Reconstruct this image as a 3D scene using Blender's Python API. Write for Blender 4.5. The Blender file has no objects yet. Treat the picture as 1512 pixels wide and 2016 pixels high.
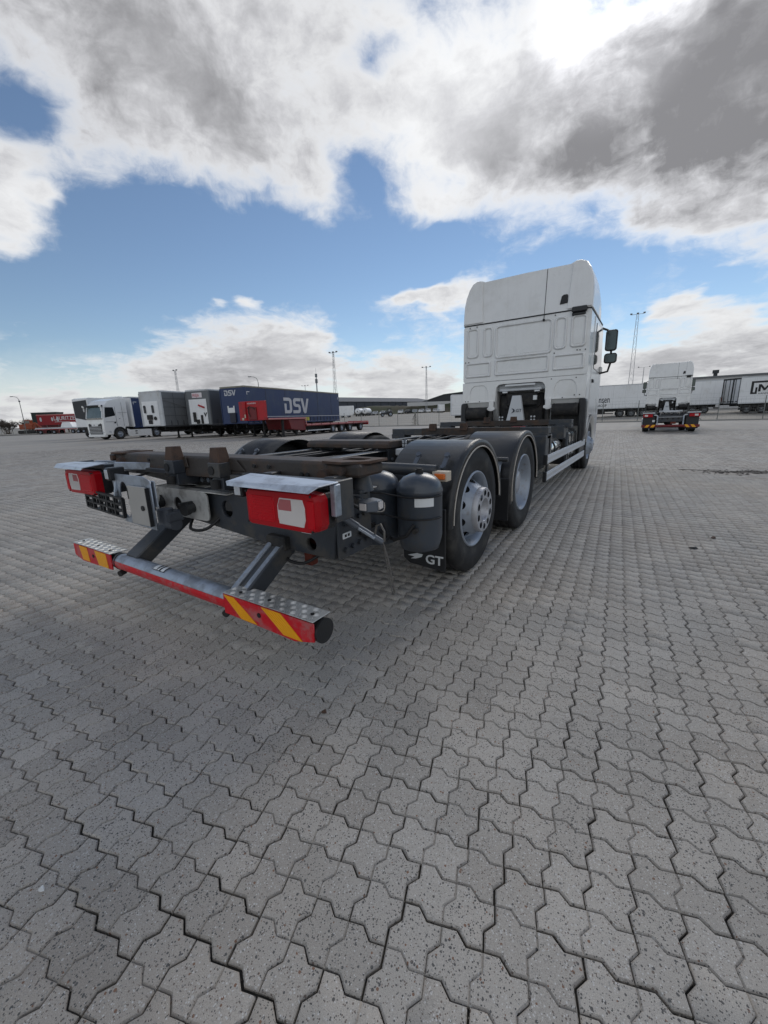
import bpy, bmesh, math, random
import numpy as np
from mathutils import Vector, Matrix
R = math.radians
random.seed(7); rng = np.random.default_rng(11)
sc = bpy.context.scene
COL = sc.collection

# ------------------------------------------------------------------ camera
CAM = np.array((2.318, -2.958, 1.2233)); YAW, PIT, ROL, FPX = 0.5859, 0.2321, -0.0322, 787.0
cd = bpy.data.cameras.new("camera"); cam = bpy.data.objects.new("camera", cd); COL.objects.link(cam)
fw = Vector((-math.sin(YAW)*math.cos(PIT), math.cos(YAW)*math.cos(PIT), -math.sin(PIT)))
r0 = Vector((math.cos(YAW), math.sin(YAW), 0)); u0 = r0.cross(fw)
rt = r0*math.cos(ROL)+u0*math.sin(ROL); up = -r0*math.sin(ROL)+u0*math.cos(ROL)
cam.matrix_world = Matrix(((rt.x, up.x, -fw.x, CAM[0]), (rt.y, up.y, -fw.y, CAM[1]), (rt.z, up.z, -fw.z, CAM[2]), (0, 0, 0, 1)))
cd.sensor_fit = 'VERTICAL'; cd.sensor_height = 24.0; cd.lens = FPX/2016*24.0
cd.clip_start = 0.05; cd.clip_end = 3000
sc.camera = cam
sc.render.resolution_x, sc.render.resolution_y = 768, 1024

# ------------------------------------------------------------------ exposure, sun, sky
sc.view_settings.view_transform = 'Standard'; sc.view_settings.look = 'None'
sc.view_settings.exposure = 0.93; sc.view_settings.gamma = 1.0; sc.view_settings.use_curve_mapping = False
SUN = Vector((-0.103, 0.821, 0.561)).normalized()
sl = bpy.data.lights.new("sun", 'SUN'); sl.energy = .62; sl.angle = R(28); sl.color = (1.0, 0.95, 0.88)
so = bpy.data.objects.new("sun", sl); COL.objects.link(so); so.rotation_euler = SUN.to_track_quat('Z', 'Y').to_euler()

world = bpy.data.worlds.new("World"); sc.world = world; world.use_nodes = True
NT = world.node_tree; NT.nodes.clear()
def nd(t, **k):
    n = NT.nodes.new(t)
    for a, b in k.items(): setattr(n, a, b)
    return n
def lk(a, b): NT.links.new(a, b)
def mth(op, a, b=None, c=None, clamp=False):
    n = nd('ShaderNodeMath', operation=op, use_clamp=clamp)
    for i, v in enumerate((a, b, c)):
        if v is None: continue
        if isinstance(v, (int, float)): n.inputs[i].default_value = v
        else: lk(v, n.inputs[i])
    return n.outputs[0]
def vdot(v, d):
    n = nd('ShaderNodeVectorMath', operation='DOT_PRODUCT'); lk(v, n.inputs[0]); n.inputs[1].default_value = tuple(d); return n.outputs['Value']
def sstep(x, a, b, lo=0., hi=1., kind='SMOOTHSTEP'):
    n = nd('ShaderNodeMapRange', interpolation_type=kind)
    lk(x, n.inputs['Value'])
    for k, v in (('From Min', a), ('From Max', b), ('To Min', lo), ('To Max', hi)): n.inputs[k].default_value = v
    return n.outputs[0]
tc = nd('ShaderNodeTexCoord'); nrm = nd('ShaderNodeVectorMath', operation='NORMALIZE'); lk(tc.outputs['Generated'], nrm.inputs[0]); D = nrm.outputs[0]
sep = nd('ShaderNodeSeparateXYZ'); lk(D, sep.inputs[0])
sky = nd('ShaderNodeTexSky', sky_type='NISHITA'); sky.sun_disc = False
sky.sun_elevation = math.asin(SUN.z); sky.sun_rotation = math.atan2(SUN.x, SUN.y); sky.air_density = 1.0; sky.dust_density = 0.0; sky.ozone_density = 2.2
hs = nd('ShaderNodeHueSaturation'); hs.inputs['Saturation'].default_value = .98; lk(sky.outputs[0], hs.inputs['Color'])
bg_sky = nd('ShaderNodeBackground'); lk(hs.outputs[0], bg_sky.inputs[0]); bg_sky.inputs[1].default_value = 0.0505
# cloud deck: noise laid on a plane overhead so that it foreshortens towards the horizon
zz = mth('ADD', mth('MAXIMUM', sep.outputs[2], 0.0), 0.16)
px_ = mth('DIVIDE', sep.outputs[0], zz); py_ = mth('DIVIDE', sep.outputs[1], zz)
cmb = nd('ShaderNodeCombineXYZ'); lk(px_, cmb.inputs[0]); lk(py_, cmb.inputs[1]); lk(mth('MULTIPLY', sep.outputs[2], 1.5), cmb.inputs[2])
P2 = cmb.outputs[0]
def noise(v, s, det, rough=.55, dist=0., col=False):
    n = nd('ShaderNodeTexNoise', noise_dimensions='3D'); lk(v, n.inputs['Vector'])
    n.inputs['Scale'].default_value = s; n.inputs['Detail'].default_value = det; n.inputs['Roughness'].default_value = rough; n.inputs['Distortion'].default_value = dist
    return n.outputs[1 if col else 0]
# swirl the cloud coordinates a little so that edges curl
wn = nd('ShaderNodeVectorMath', operation='SUBTRACT'); lk(noise(P2, 1.6, 4, .6, 0, True), wn.inputs[0]); wn.inputs[1].default_value = (.5, .5, .5)
ws = nd('ShaderNodeVectorMath', operation='SCALE'); lk(wn.outputs[0], ws.inputs[0]); ws.inputs['Scale'].default_value = .42
wa = nd('ShaderNodeVectorMath', operation='ADD'); lk(P2, wa.inputs[0]); lk(ws.outputs[0], wa.inputs[1]); PW = wa.outputs[0]
wn2 = nd('ShaderNodeVectorMath', operation='SCALE'); lk(wn.outputs[0], wn2.inputs[0]); wn2.inputs['Scale'].default_value = .13
wd = nd('ShaderNodeVectorMath', operation='ADD'); lk(D, wd.inputs[0]); lk(wn2.outputs[0], wd.inputs[1]); DW = wd.outputs[0]
nA = noise(PW, 1.2, 10, .60); nB = noise(PW, 3.6, 9, .64); nC = noise(DW, 13.0, 10, .62); nD = noise(P2, .7, 4, .5); nE = noise(DW, 30., 8, .62)
def blob(d, ra, rb, w, rot=0., inner=0.):
    d = Vector(d).normalized(); ax = Vector((d.y, -d.x, 0)).normalized(); ay = ax.cross(d)
    c, s = math.cos(R(rot)), math.sin(R(rot))
    ax, ay = ax*c+ay*s, ay*c-ax*s
    cm = nd('ShaderNodeCombineXYZ'); lk(vdot(DW, ax/ra), cm.inputs[0]); lk(vdot(DW, ay/rb), cm.inputs[1])
    le = nd('ShaderNodeVectorMath', operation='LENGTH'); lk(cm.outputs[0], le.inputs[0])
    v = sstep(le.outputs['Value'], inner, 1.0, w, 0.)
    return mth('MULTIPLY', v, mth('GREATER_THAN', vdot(D, d), 0.))
def total(lst):
    t = lst[0]
    for x in lst[1:]: t = mth('ADD', t, x)
    return t
COVER = [((-.68, .48, .60), .52, .27, .85, -8), ((-.30, .80, .53), .34, .24, .80, 0), ((.05, .90, .44), .32, .22, .95, 0),
         ((-.72, .50, .50), .22, .12, .35, -20), ((-.89, .28, .37), .10, .17, .85, 0), ((-.60, .69, .43), .10, .06, .40, 0),
         ((.06, .95, .31), .24, .09, .5, 0), ((-.40, .83, .41), .11, .05, .40, 0),
         ((-.80, .57, .10), .32, .13, .85, -4), ((-.68, .70, .15), .16, .12, .85, -14), ((-.94, .32, .03), .30, .07, .55, 0),
         ((-.51, .857, .07), .20, .10, 1.15, -8), ((-.442, .864, .242), .12, .026, .75, 6), ((-.35, .90, .25), .07, .045, .5, 0),
         ((-.03, .99, .07), .18, .10, .85, 0), ((.10, .98, .15), .14, .06, .70, -20), ((.13, .98, .08), .16, .08, .65, 0), ((.015, .98, .19), .06, .03, .6, 0),
         ((-.74, .624, .251), .045, .032, .62, 0), ((-.781, .577, .239), .036, .028, .58, 0), ((-.845, .33, .365), .04, .025, .5, 0), ((.35, -.75, .55), 1.5, 1.0, .42, 0)]  # last blob: unseen cloud added behind the camera to brighten the cab's rear
HOLES = [((-.72, .58, .34), .36, .14, .80, 6), ((-.47, .82, .33), .28, .12, .75, 6), ((-.83, .30, .46), .10, .05, .55, 30),
         ((-.44, .685, .58), .075, .05, .50, 20), ((-.50, .74, .45), .07, .07, .55, 0), ((-.20, .95, .26), .26, .09, .70, 8),
         ((-.88, .38, .22), .30, .12, .75, 0), ((-.60, .78, .20), .08, .05, .25, 0), ((.07, .97, .22), .08, .02, .45, -10)]
cover = mth('SUBTRACT', total([blob(*b) for b in COVER]), total([blob(*b) for b in HOLES]))
def cen(x, k): return mth('MULTIPLY', mth('SUBTRACT', x, .5), k)
tex = mth('ADD', mth('ADD', cen(nA, 1.5), cen(nB, .75)), mth('ADD', cen(nC, .85), cen(nE, .28)))
field = mth('ADD', mth('ADD', cover, tex), .02)
alpha = mth('MAXIMUM', sstep(field, -0.10, 0.58), sstep(mth('ADD', sep.outputs[2], cen(nC, .10)), -.01, .17, .95, 0.))
DARK = [((.06, .91, .42), .54, .27, .66, -6, .1), ((-.02, .92, .36), .24, .12, .14, 0, .1), ((-.78, .36, .58), .60, .30, .62, 0, .2), ((-.74, .62, .15), .34, .15, .22, 0, .1), ((-.85, .50, .07), .4, .09, .12, 0, .1), ((.08, .99, .06), .3, .10, .28, 0, .1)]
dark = total([blob(*b) for b in DARK])
dark = mth('ADD', mth('ADD', dark, cen(nA, .75)), mth('ADD', cen(nB, .6), mth('ADD', cen(nC, .5), cen(nE, .25))))
dark = mth('ADD', mth('ADD', dark, .15), sstep(mth('SUBTRACT', nD, .1), .3, .6, 0., .14))
dark = mth('MULTIPLY', dark, sstep(field, 0.15, 0.95), clamp=True)
glow = sstep(vdot(D, SUN), .90, 1.0, 0., 1.)
cr = nd('ShaderNodeValToRGB'); lk(dark, cr.inputs[0])
e = cr.color_ramp.elements; e[0].position = 0.; e[0].color = (.485, .49, .495, 1); e[1].position = 1.; e[1].color = (.125, .125, .132, 1)
m_ = cr.color_ramp.elements.new(.40); m_.color = (.32, .322, .335, 1)
core = sstep(vdot(D, SUN), .990, .9997, 0., 1.)
st = mth('ADD', mth('ADD', sstep(sep.outputs[2], .02, .30, .86, 1.0), mth('MULTIPLY', glow, .12)), mth('MULTIPLY', core, .6))
bg_cl = nd('ShaderNodeBackground'); lk(cr.outputs[0], bg_cl.inputs[0]); lk(st, bg_cl.inputs[1])
mixs = nd('ShaderNodeMixShader'); lk(alpha, mixs.inputs[0]); lk(bg_sky.outputs[0], mixs.inputs[1]); lk(bg_cl.outputs[0], mixs.inputs[2])
wo = nd('ShaderNodeOutputWorld'); lk(mixs.outputs[0], wo.inputs[0])
world.cycles.sampling_method = 'MANUAL'; world.cycles.sample_map_resolution = 512

# ------------------------------------------------------------------ helpers
def tag(o, label=None, cat=None, group=None, kind=None):
    if label: o['label'] = label
    if cat: o['category'] = cat
    if group: o['group'] = group
    if kind: o['kind'] = kind
    return o
def empty(name, loc=(0, 0, 0), rz=0.):
    o = bpy.data.objects.new(name, None); o.empty_display_size = .3; COL.objects.link(o); o.location = loc; o.rotation_euler = (0, 0, rz); return o
def link(name, me, parent=None, mats=None, loc=None, rz=None):
    o = bpy.data.objects.new(name, me); COL.objects.link(o)
    if parent is not None: o.parent = parent
    if mats is not None and not len(me.materials):
        for m in (mats if isinstance(mats, (list, tuple)) else [mats]): me.materials.append(m)
    if loc is not None: o.location = loc
    if rz is not None: o.rotation_euler = (0, 0, rz)
    return o
def copy_tree(o, parent=None):
    c = o.copy(); COL.objects.link(c); c.parent = parent
    for ch in o.children: copy_tree(ch, c)
    return c
class MB:
    def __init__(s): s.v = []; s.f = []; s.mi = []; s.sm = []
    def add(s, vs, fs, mi=0, smooth=False):
        b = len(s.v); s.v += [tuple(p) for p in vs]
        for f in fs: s.f.append([b+i for i in f]); s.mi.append(mi); s.sm.append(smooth)
        return s
    def box(s, x0, x1, y0, y1, z0, z1, mi=0, M=None):
        vs = [Vector(p) for p in ((x0, y0, z0), (x1, y0, z0), (x1, y1, z0), (x0, y1, z0), (x0, y0, z1), (x1, y0, z1), (x1, y1, z1), (x0, y1, z1))]
        if M is not None: vs = [M @ p for p in vs]
        return s.add(vs, [(0, 3, 2, 1), (4, 5, 6, 7), (0, 1, 5, 4), (1, 2, 6, 5), (2, 3, 7, 6), (3, 0, 4, 7)], mi)
    def beam(s, p0, p1, w, h, mi=0, upv=(0, 0, 1)):
        p0, p1 = Vector(p0), Vector(p1); d = (p1-p0); L = d.length; d.normalize()
        x = d.cross(Vector(upv)); x.normalize(); z = x.cross(d)
        M = Matrix(((x.x, d.x, z.x, p0.x), (x.y, d.y, z.y, p0.y), (x.z, d.z, z.z, p0.z), (0, 0, 0, 1)))
        return s.box(-w/2, w/2, 0, L, -h/2, h/2, mi, M)
    def cyl(s, p0, p1, ra, rb=None, n=16, mi=0, caps=True):
        rb = ra if rb is None else rb
        p0, p1 = Vector(p0), Vector(p1); d = (p1-p0).normalized()
        x = d.orthogonal().normalized(); y = d.cross(x)
        a = [p0+(x*math.cos(t)+y*math.sin(t))*ra for t in np.linspace(0, 2*math.pi, n, endpoint=False)]
        b = [p1+(x*math.cos(t)+y*math.sin(t))*rb for t in np.linspace(0, 2*math.pi, n, endpoint=False)]
        s.add(a+b, [(i, (i+1) % n, n+(i+1) % n, n+i) for i in range(n)], mi, True)
        if caps: s.add(a, [tuple(range(n))[::-1]], mi); s.add(b, [tuple(range(n))], mi)
        return s
    def tube(s, pts, r, n=8, mi=0):
        pts = [Vector(p) for p in pts]; rings = []
        x = None
        for i, p in enumerate(pts):
            d = (pts[min(i+1, len(pts)-1)]-pts[max(i-1, 0)]).normalized()
            x = d.orthogonal().normalized() if x is None else (x-d*x.dot(d)).normalized()
            y = d.cross(x)
            rings.append([p+(x*math.cos(t)+y*math.sin(t))*r for t in np.linspace(0, 2*math.pi, n, endpoint=False)])
        vs = [q for g in rings for q in g]
        fs = [(k*n+i, k*n+(i+1) % n, (k+1)*n+(i+1) % n, (k+1)*n+i) for k in range(len(pts)-1) for i in range(n)]
        s.add(vs, fs, mi, True); s.add(rings[0], [tuple(range(n))[::-1]], mi); s.add(rings[-1], [tuple(range(n))], mi)
        return s
    def lathe(s, prof, c, axis=(1, 0, 0), n=32, mi=0, smooth=True, cap=False):
        # prof: (radius, height along axis)
        c = Vector(c); d = Vector(axis).normalized(); x = d.orthogonal().normalized(); y = d.cross(x); m = len(prof)
        vs = [c+d*h+(x*math.cos(t)+y*math.sin(t))*r for t in np.linspace(0, 2*math.pi, n, endpoint=False) for r, h in prof]
        fs = [(i*m+k, ((i+1) % n)*m+k, ((i+1) % n)*m+k+1, i*m+k+1) for i in range(n) for k in range(m-1)]
        return s.add(vs, fs, mi, smooth)
    def prism(s, pts, plane, a, b, mi=0):
        ix = {'xy': (0, 1, 2), 'xz': (0, 2, 1), 'yz': (1, 2, 0)}[plane]
        def mk(p, h):
            q = [0, 0, 0]; q[ix[0]], q[ix[1]], q[ix[2]] = p[0], p[1], h; return q
        n = len(pts); A = [mk(p, a) for p in pts]; B = [mk(p, b) for p in pts]
        return s.add(A+B, [tuple(range(n)), tuple(range(2*n-1, n-1, -1))]+[(i, n+i, n+(i+1) % n, (i+1) % n) for i in range(n)], mi)
    def loft(s, secs, mi=0, closed=True, caps=True, smooth=False):
        n = len(secs[0]); vs = [p for q in secs for p in q]
        fs = [(k*n+i, k*n+(i+1) % n, (k+1)*n+(i+1) % n, (k+1)*n+i) for k in range(len(secs)-1) for i in range(n if closed else n-1)]
        s.add(vs, fs, mi, smooth)
        if caps: s.add(secs[0], [tuple(range(n))[::-1]], mi); s.add(secs[-1], [tuple(range(n))], mi)
        return s
    def mesh(s, name, mats, bevel=0., seg=1, recalc=True):
        me = bpy.data.meshes.new(name); me.from_pydata(s.v, [], s.f)
        me.polygons.foreach_set('material_index', s.mi); me.polygons.foreach_set('use_smooth', s.sm)
        for m in (mats if isinstance(mats, (list, tuple)) else [mats]): me.materials.append(m)
        if bevel or recalc:
            bm = bmesh.new(); bm.from_mesh(me)
            if recalc: bmesh.ops.recalc_face_normals(bm, faces=bm.faces[:])
            if bevel:
                ed = [e for e in bm.edges if len(e.link_faces) == 2 and e.calc_face_angle(0) > .5 and not all(f.smooth for f in e.link_faces)]
                bmesh.ops.bevel(bm, geom=ed, offset=bevel, segments=seg, affect='EDGES', clamp_overlap=True, profile=.5)
            bm.to_mesh(me); bm.free()
        me.update(); return me
    def build(s, name, mats, parent=None, bevel=0., seg=1, recalc=True):
        return link(name, s.mesh(name, mats, bevel, seg, recalc), parent)
def rr(x0, x1, y0, y1, r, n=4):
    out = []
    for cx, cy, a0 in ((x1-r, y0+r, -90), (x1-r, y1-r, 0), (x0+r, y1-r, 90), (x0+r, y0+r, 180)):
        for k in range(n+1): a = R(a0+90*k/n); out.append((cx+r*math.cos(a), cy+r*math.sin(a)))
    return out
def circ(cx, cy, r, n=14, ry=None):
    ry = ry or r
    return [(cx+r*math.cos(2*math.pi*k/n), cy+ry*math.sin(2*math.pi*k/n)) for k in range(n)]
MXZ = lambda x=0, y=0, z=0: Matrix(((1, 0, 0, x), (0, 0, -1, y), (0, 1, 0, z), (0, 0, 0, 1)))    # plane facing -Y
MYZ = lambda x=0, y=0, z=0: Matrix(((0, 0, 1, x), (1, 0, 0, y), (0, 1, 0, z), (0, 0, 0, 1)))     # plane facing +X
MXY = lambda x=0, y=0, z=0: Matrix.Translation((x, y, z))
def plate_mesh(name, splines, th, M, mat, bev=0.):
    """flat plate of thickness th with true holes (first outline, then holes)"""
    cu = bpy.data.curves.new(name, 'CURVE'); cu.dimensions = '2D'; cu.fill_mode = 'BOTH'; cu.extrude = max(th/2-bev, 1e-4); cu.bevel_depth = bev; cu.bevel_resolution = 0; cu.offset = -bev
    for s in splines:
        sp = cu.splines.new('POLY'); sp.points.add(len(s)-1); sp.use_cyclic_u = True
        for p, q in zip(sp.points, s): p.co = (q[0], q[1], 0, 1)
    ob = bpy.data.objects.new(name, cu); me = bpy.data.meshes.new_from_object(ob); bpy.data.objects.remove(ob); bpy.data.curves.remove(cu)
    me.transform(M); me.materials.clear(); me.materials.append(mat); me.name = name
    return me
def plate(name, splines, th, M, mat, parent=None, bev=0.): return link(name, plate_mesh(name, splines, th, M, mat, bev), parent)
def text(name, s, size, M, mat, parent=None, th=.004, sx=1., shear=0., off=0., align='LEFT'):
    cu = bpy.data.curves.new(name, 'FONT'); cu.body = s; cu.size = size; cu.extrude = th/2; cu.shear = shear; cu.offset = off; cu.align_x = align; cu.resolution_u = 3
    ob = bpy.data.objects.new(name, cu); me = bpy.data.meshes.new_from_object(ob); bpy.data.objects.remove(ob); bpy.data.curves.remove(cu)
    me.transform(M @ Matrix.Diagonal((sx, 1, 1, 1))); me.materials.clear(); me.materials.append(mat); me.name = name
    return link(name, me, parent)

# ------------------------------------------------------------------ materials
def mat(name, col, rough=.5, metal=0., var=.12, scale=5., bump=0., bscale=80., coat=0., dirt=None, damt=.4, dscale=3., spec=.5, rvar=.1, streak=0., scol=(.42, .40, .37)):
    m = bpy.data.materials.new(name); m.use_nodes = True; nt = m.node_tree; b = nt.nodes['Principled BSDF']
    N = lambda t: nt.nodes.new(t); L = nt.links.new
    t = N('ShaderNodeTexCoord'); n = N('ShaderNodeTexNoise'); L(t.outputs['Object'], n.inputs['Vector'])
    n.inputs['Scale'].default_value = scale; n.inputs['Detail'].default_value = 6; n.inputs['Roughness'].default_value = .6
    mx = N('ShaderNodeMix'); mx.data_type = 'RGBA'; L(n.outputs[0], mx.inputs['Factor'])
    mx.inputs['A'].default_value = tuple(c*(1-var) for c in col)+(1,); mx.inputs['B'].default_value = tuple(min(1, c*(1+var)) for c in col)+(1,)
    out = mx.outputs['Result']
    if dirt is not None:
        n2 = N('ShaderNodeTexNoise'); L(t.outputs['Object'], n2.inputs['Vector']); n2.inputs['Scale'].default_value = dscale; n2.inputs['Detail'].default_value = 9; n2.inputs['Roughness'].default_value = .68
        r = N('ShaderNodeMapRange'); r.interpolation_type = 'SMOOTHSTEP'; L(n2.outputs[0], r.inputs['Value']); r.inputs['From Min'].default_value = .62-damt*.4; r.inputs['From Max'].default_value = .78-damt*.3; r.inputs['To Max'].default_value = .9
        m2 = N('ShaderNodeMix'); m2.data_type = 'RGBA'; L(r.outputs[0], m2.inputs['Factor']); L(out, m2.inputs['A']); m2.inputs['B'].default_value = tuple(dirt)+(1,); out = m2.outputs['Result']
    if streak:
        mp = N('ShaderNodeMapping'); L(t.outputs['Object'], mp.inputs[0]); mp.inputs['Scale'].default_value = (11, 11, .55)
        n4 = N('ShaderNodeTexNoise'); L(mp.outputs[0], n4.inputs['Vector']); n4.inputs['Scale'].default_value = 1.; n4.inputs['Detail'].default_value = 7; n4.inputs['Roughness'].default_value = .62
        r4 = N('ShaderNodeMapRange'); r4.interpolation_type = 'SMOOTHSTEP'; L(n4.outputs[0], r4.inputs['Value']); r4.inputs['From Min'].default_value = .50; r4.inputs['From Max'].default_value = .78; r4.inputs['To Max'].default_value = streak
        m4 = N('ShaderNodeMix'); m4.data_type = 'RGBA'; L(r4.outputs[0], m4.inputs['Factor']); L(out, m4.inputs['A']); m4.inputs['B'].default_value = tuple(scol)+(1,); out = m4.outputs['Result']
    L(out, b.inputs['Base Color'])
    rm = N('ShaderNodeMapRange'); L(n.outputs[0], rm.inputs['Value']); rm.inputs['To Min'].default_value = max(.02, rough-rvar); rm.inputs['To Max'].default_value = min(1, rough+rvar); L(rm.outputs[0], b.inputs['Roughness'])
    b.inputs['Metallic'].default_value = metal; b.inputs['Coat Weight'].default_value = coat; b.inputs['Coat Roughness'].default_value = .08; b.inputs['Specular IOR Level'].default_value = spec
    if bump:
        n3 = N('ShaderNodeTexNoise'); L(t.outputs['Object'], n3.inputs['Vector']); n3.inputs['Scale'].default_value = bscale; n3.inputs['Detail'].default_value = 4
        bp = N('ShaderNodeBump'); bp.inputs['Strength'].default_value = bump; bp.inputs['Distance'].default_value = .004; L(n3.outputs[0], bp.inputs['Height']); L(bp.outputs[0], b.inputs['Normal'])
    return m
white = mat('white_paint', (.80, .805, .80), .30, coat=.5, var=.03, scale=2, dirt=(.70, .70, .685), damt=.35, dscale=1.2, streak=.12)
whitef = mat('white_body_panel', (.80, .81, .82), .45, var=.05, scale=.6, dirt=(.66, .66, .64), damt=.3, dscale=.5, streak=.4)
whiteg = mat('greyish_white_panel', (.55, .57, .59), .5, var=.06, scale=.7, dirt=(.4, .4, .39), damt=.3, dscale=.6)
chassis = mat('anthracite_chassis_paint', (.034, .040, .050), .42, var=.3, scale=7, bump=.15, bscale=40, dirt=(.075, .07, .062), damt=.42, dscale=6)
chassis2 = mat('dark_grime', (.013, .013, .014), .7, var=.4, scale=9, dirt=(.045, .04, .035), damt=.4, dscale=8)
rust = mat('rusty_worn_steel', (.045, .038, .034), .62, metal=.15, var=.35, scale=18, bump=.5, bscale=60, dirt=(.078, .047, .030), damt=.45, dscale=7)
rusty = mat('brown_rust', (.085, .048, .032), .8, var=.4, scale=22, bump=.5, bscale=70, dirt=(.035, .028, .026), damt=.5, dscale=11)
rusted = mat('red_oxide', (.14, .028, .015), .8, var=.4, scale=15)
galv = mat('galvanised_steel', (.40, .45, .52), .46, metal=.72, var=.22, scale=28, bump=.12, bscale=50, dirt=(.25, .27, .30), damt=.5, dscale=10)
hookm = mat('cast_hook_steel', (.13, .145, .17), .5, metal=.5, var=.2, scale=20)
galvw = mat('bright_galvanised_sheet', (.58, .63, .70), .42, metal=.6, var=.12, scale=20, dirt=(.36, .38, .42), damt=.4, dscale=9)
alu = mat('aluminium', (.62, .62, .60), .42, metal=.45, var=.1, scale=14, dirt=(.33, .32, .30), damt=.45, dscale=9)
aluw = mat('dull_aluminium_rail', (.60, .62, .65), .38, metal=.55, var=.08, scale=5)
polish = mat('polished_tank_metal', (.74, .73, .70), .16, metal=1., var=.06, scale=4, rvar=.06)
rubber = mat('tyre_rubber', (.018, .018, .019), .78, var=.3, scale=20, dirt=(.06, .057, .052), damt=.38, dscale=5)
plastic = mat('black_plastic', (.017, .018, .02), .42, var=.2, scale=10, bump=.25, bscale=160)
fendm = mat('grained_fender_plastic', (.020, .021, .023), .36, var=.25, scale=4, bump=.35, bscale=220, dirt=(.085, .08, .072), damt=.36, dscale=2.5)
lipm = mat('pale_fender_edge', (.5, .46, .41), .6)
rimm = mat('silver_wheel_paint', (.33, .37, .43), .42, metal=.35, var=.10, scale=14, dirt=(.24, .23, .23), damt=.25, dscale=14)
hubm = mat('worn_hub_face', (.46, .47, .50), .42, metal=.4, var=.12, scale=24, dirt=(.20, .17, .16), damt=.22, dscale=22)
tankm = mat('grey_air_tank_paint', (.052, .064, .082), .36, coat=.2, var=.15, scale=7, dirt=(.07, .068, .065), damt=.3, dscale=5)
redlens = mat('red_lamp_lens', (.40, .001, .007), .34, coat=.12, spec=.25, var=.15, scale=5)
redlens2 = mat('deep_red_lamp_cell', (.52, .002, .010), .26, coat=.12, spec=.25, var=.15, scale=8)
clearlens = mat('white_lamp_lens', (.66, .62, .60), .2, coat=1., var=.08, scale=12)
pinklens = mat('pink_lamp_cell', (.42, .10, .11), .2, coat=1.)
glassl = mat('work_lamp_glass', (.62, .66, .70), .12, metal=.35, coat=1., var=.3, scale=90)
redtape = mat('red_reflective_tape', (.58, .008, .018), .42, coat=.1, spec=.3, var=.25, scale=9, dirt=(.42, .14, .14), damt=.4, dscale=11)
yeltape = mat('yellow_reflective_tape', (.88, .40, .004), .45, coat=.3, var=.1, scale=14)
orange = mat('orange_marker_lens', (.75, .17, .02), .2, coat=.8)
cream = mat('cream_bracket', (.55, .48, .38), .6)
sticker = mat('white_sticker', (.72, .74, .75), .5, var=.06, scale=20)
black = mat('black_print', (.010, .010, .012), .5)
navy = mat('navy_print', (.012, .014, .03), .5)
plateM = mat('number_plate_back', (.47, .46, .44), .34, metal=.35, var=.1, scale=8)
glass = mat('dark_window_glass', (.012, .014, .016), .06, coat=1., var=.1, spec=.8)
wscreen = mat('windscreen_glass', (.07, .10, .095), .10, coat=.3, var=.5, scale=2, spec=.8)
mirrorg = mat('mirror_glass', (.07, .08, .08), .10, metal=1., var=.25, scale=9)
cable = mat('black_cable', (.012, .012, .013), .55)
wire = mat('bare_steel_wire', (.16, .15, .14), .5, metal=.5)
bluetarp = mat('blue_tarpaulin', (.015, .034, .105), .5, var=.22, scale=1.3, bump=.3, bscale=3, dirt=(.028, .05, .11), damt=.4, dscale=.8, streak=.5, scol=(.07, .08, .11))
bluefront = mat('blue_front_wall', (.014, .032, .105), .42, var=.15, scale=2)
greytarp = mat('grey_tarpaulin', (.13, .14, .15), .5, var=.18, scale=1.2, bump=.3, bscale=3, streak=.5, scol=(.20, .20, .19))
dgreytarp = mat('dark_grey_tarpaulin', (.055, .062, .075), .5, var=.18, scale=1.2, bump=.3, bscale=3)
tarpline = mat('tarpaulin_seam', (.045, .048, .052), .6)
logow = mat('pale_grey_lettering', (.52, .53, .55), .5, var=.08, scale=4)
olive = mat('weathered_roof_rail', (.22, .21, .17), .6, var=.2, scale=2)
redp = mat('red_trailer_paint', (.42, .006, .012), .5, coat=.0, var=.15, scale=3, dirt=(.18, .02, .02), damt=.35, dscale=2)
redd = mat('dark_red_frame', (.15, .012, .014), .5, var=.2, scale=3)
pinkrail = mat('faded_red_edge_rail', (.52, .20, .19), .5, var=.25, scale=6)
signw = mat('sign_plate', (.72, .66, .68), .5)
redtxt = mat('red_lettering', (.45, .02, .06), .5)
brick_ = mat('dark_green_container', (.012, .026, .022), .5, var=.2, scale=.5)
orangep = mat('orange_machine_paint', (.30, .06, .018), .5, var=.2, scale=1)
steelp = mat('mast_steel', (.33, .34, .35), .5, metal=.4, var=.1)
lampM = mat('floodlight_housing', (.16, .17, .18), .5)
postM = mat('fence_post', (.20, .21, .20), .6, metal=.2)
roofm = mat('warehouse_roof_sheet', (.15, .155, .165), .9, var=.06, scale=.08)
wallm = mat('warehouse_wall_sheet', (.055, .06, .072), .55, var=.12, scale=.1)
dwall = mat('dark_gable_sheet', (.03, .033, .038), .6, var=.12, scale=.1)
whitewall = mat('pale_low_wall', (.5, .5, .5), .6)
leafd = mat('fir_needles', (.022, .036, .022), .7, var=.4, scale=8)
bark = mat('bare_twig_bark', (.085, .066, .052), .85, var=.3, scale=3)
kerbm = mat('concrete_kerb', (.30, .295, .28), .8, var=.15, scale=3, bump=.4, bscale=30)
bedm = mat('joint_sand', (.036, .032, .026), .95, var=.45, scale=60, bump=.6, bscale=300, dirt=(.05, .044, .034), damt=.5, dscale=25)
def carpaint(i, c): return mat('car_paint_%s' % i, c, .3, coat=.8, var=.05)

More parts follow.
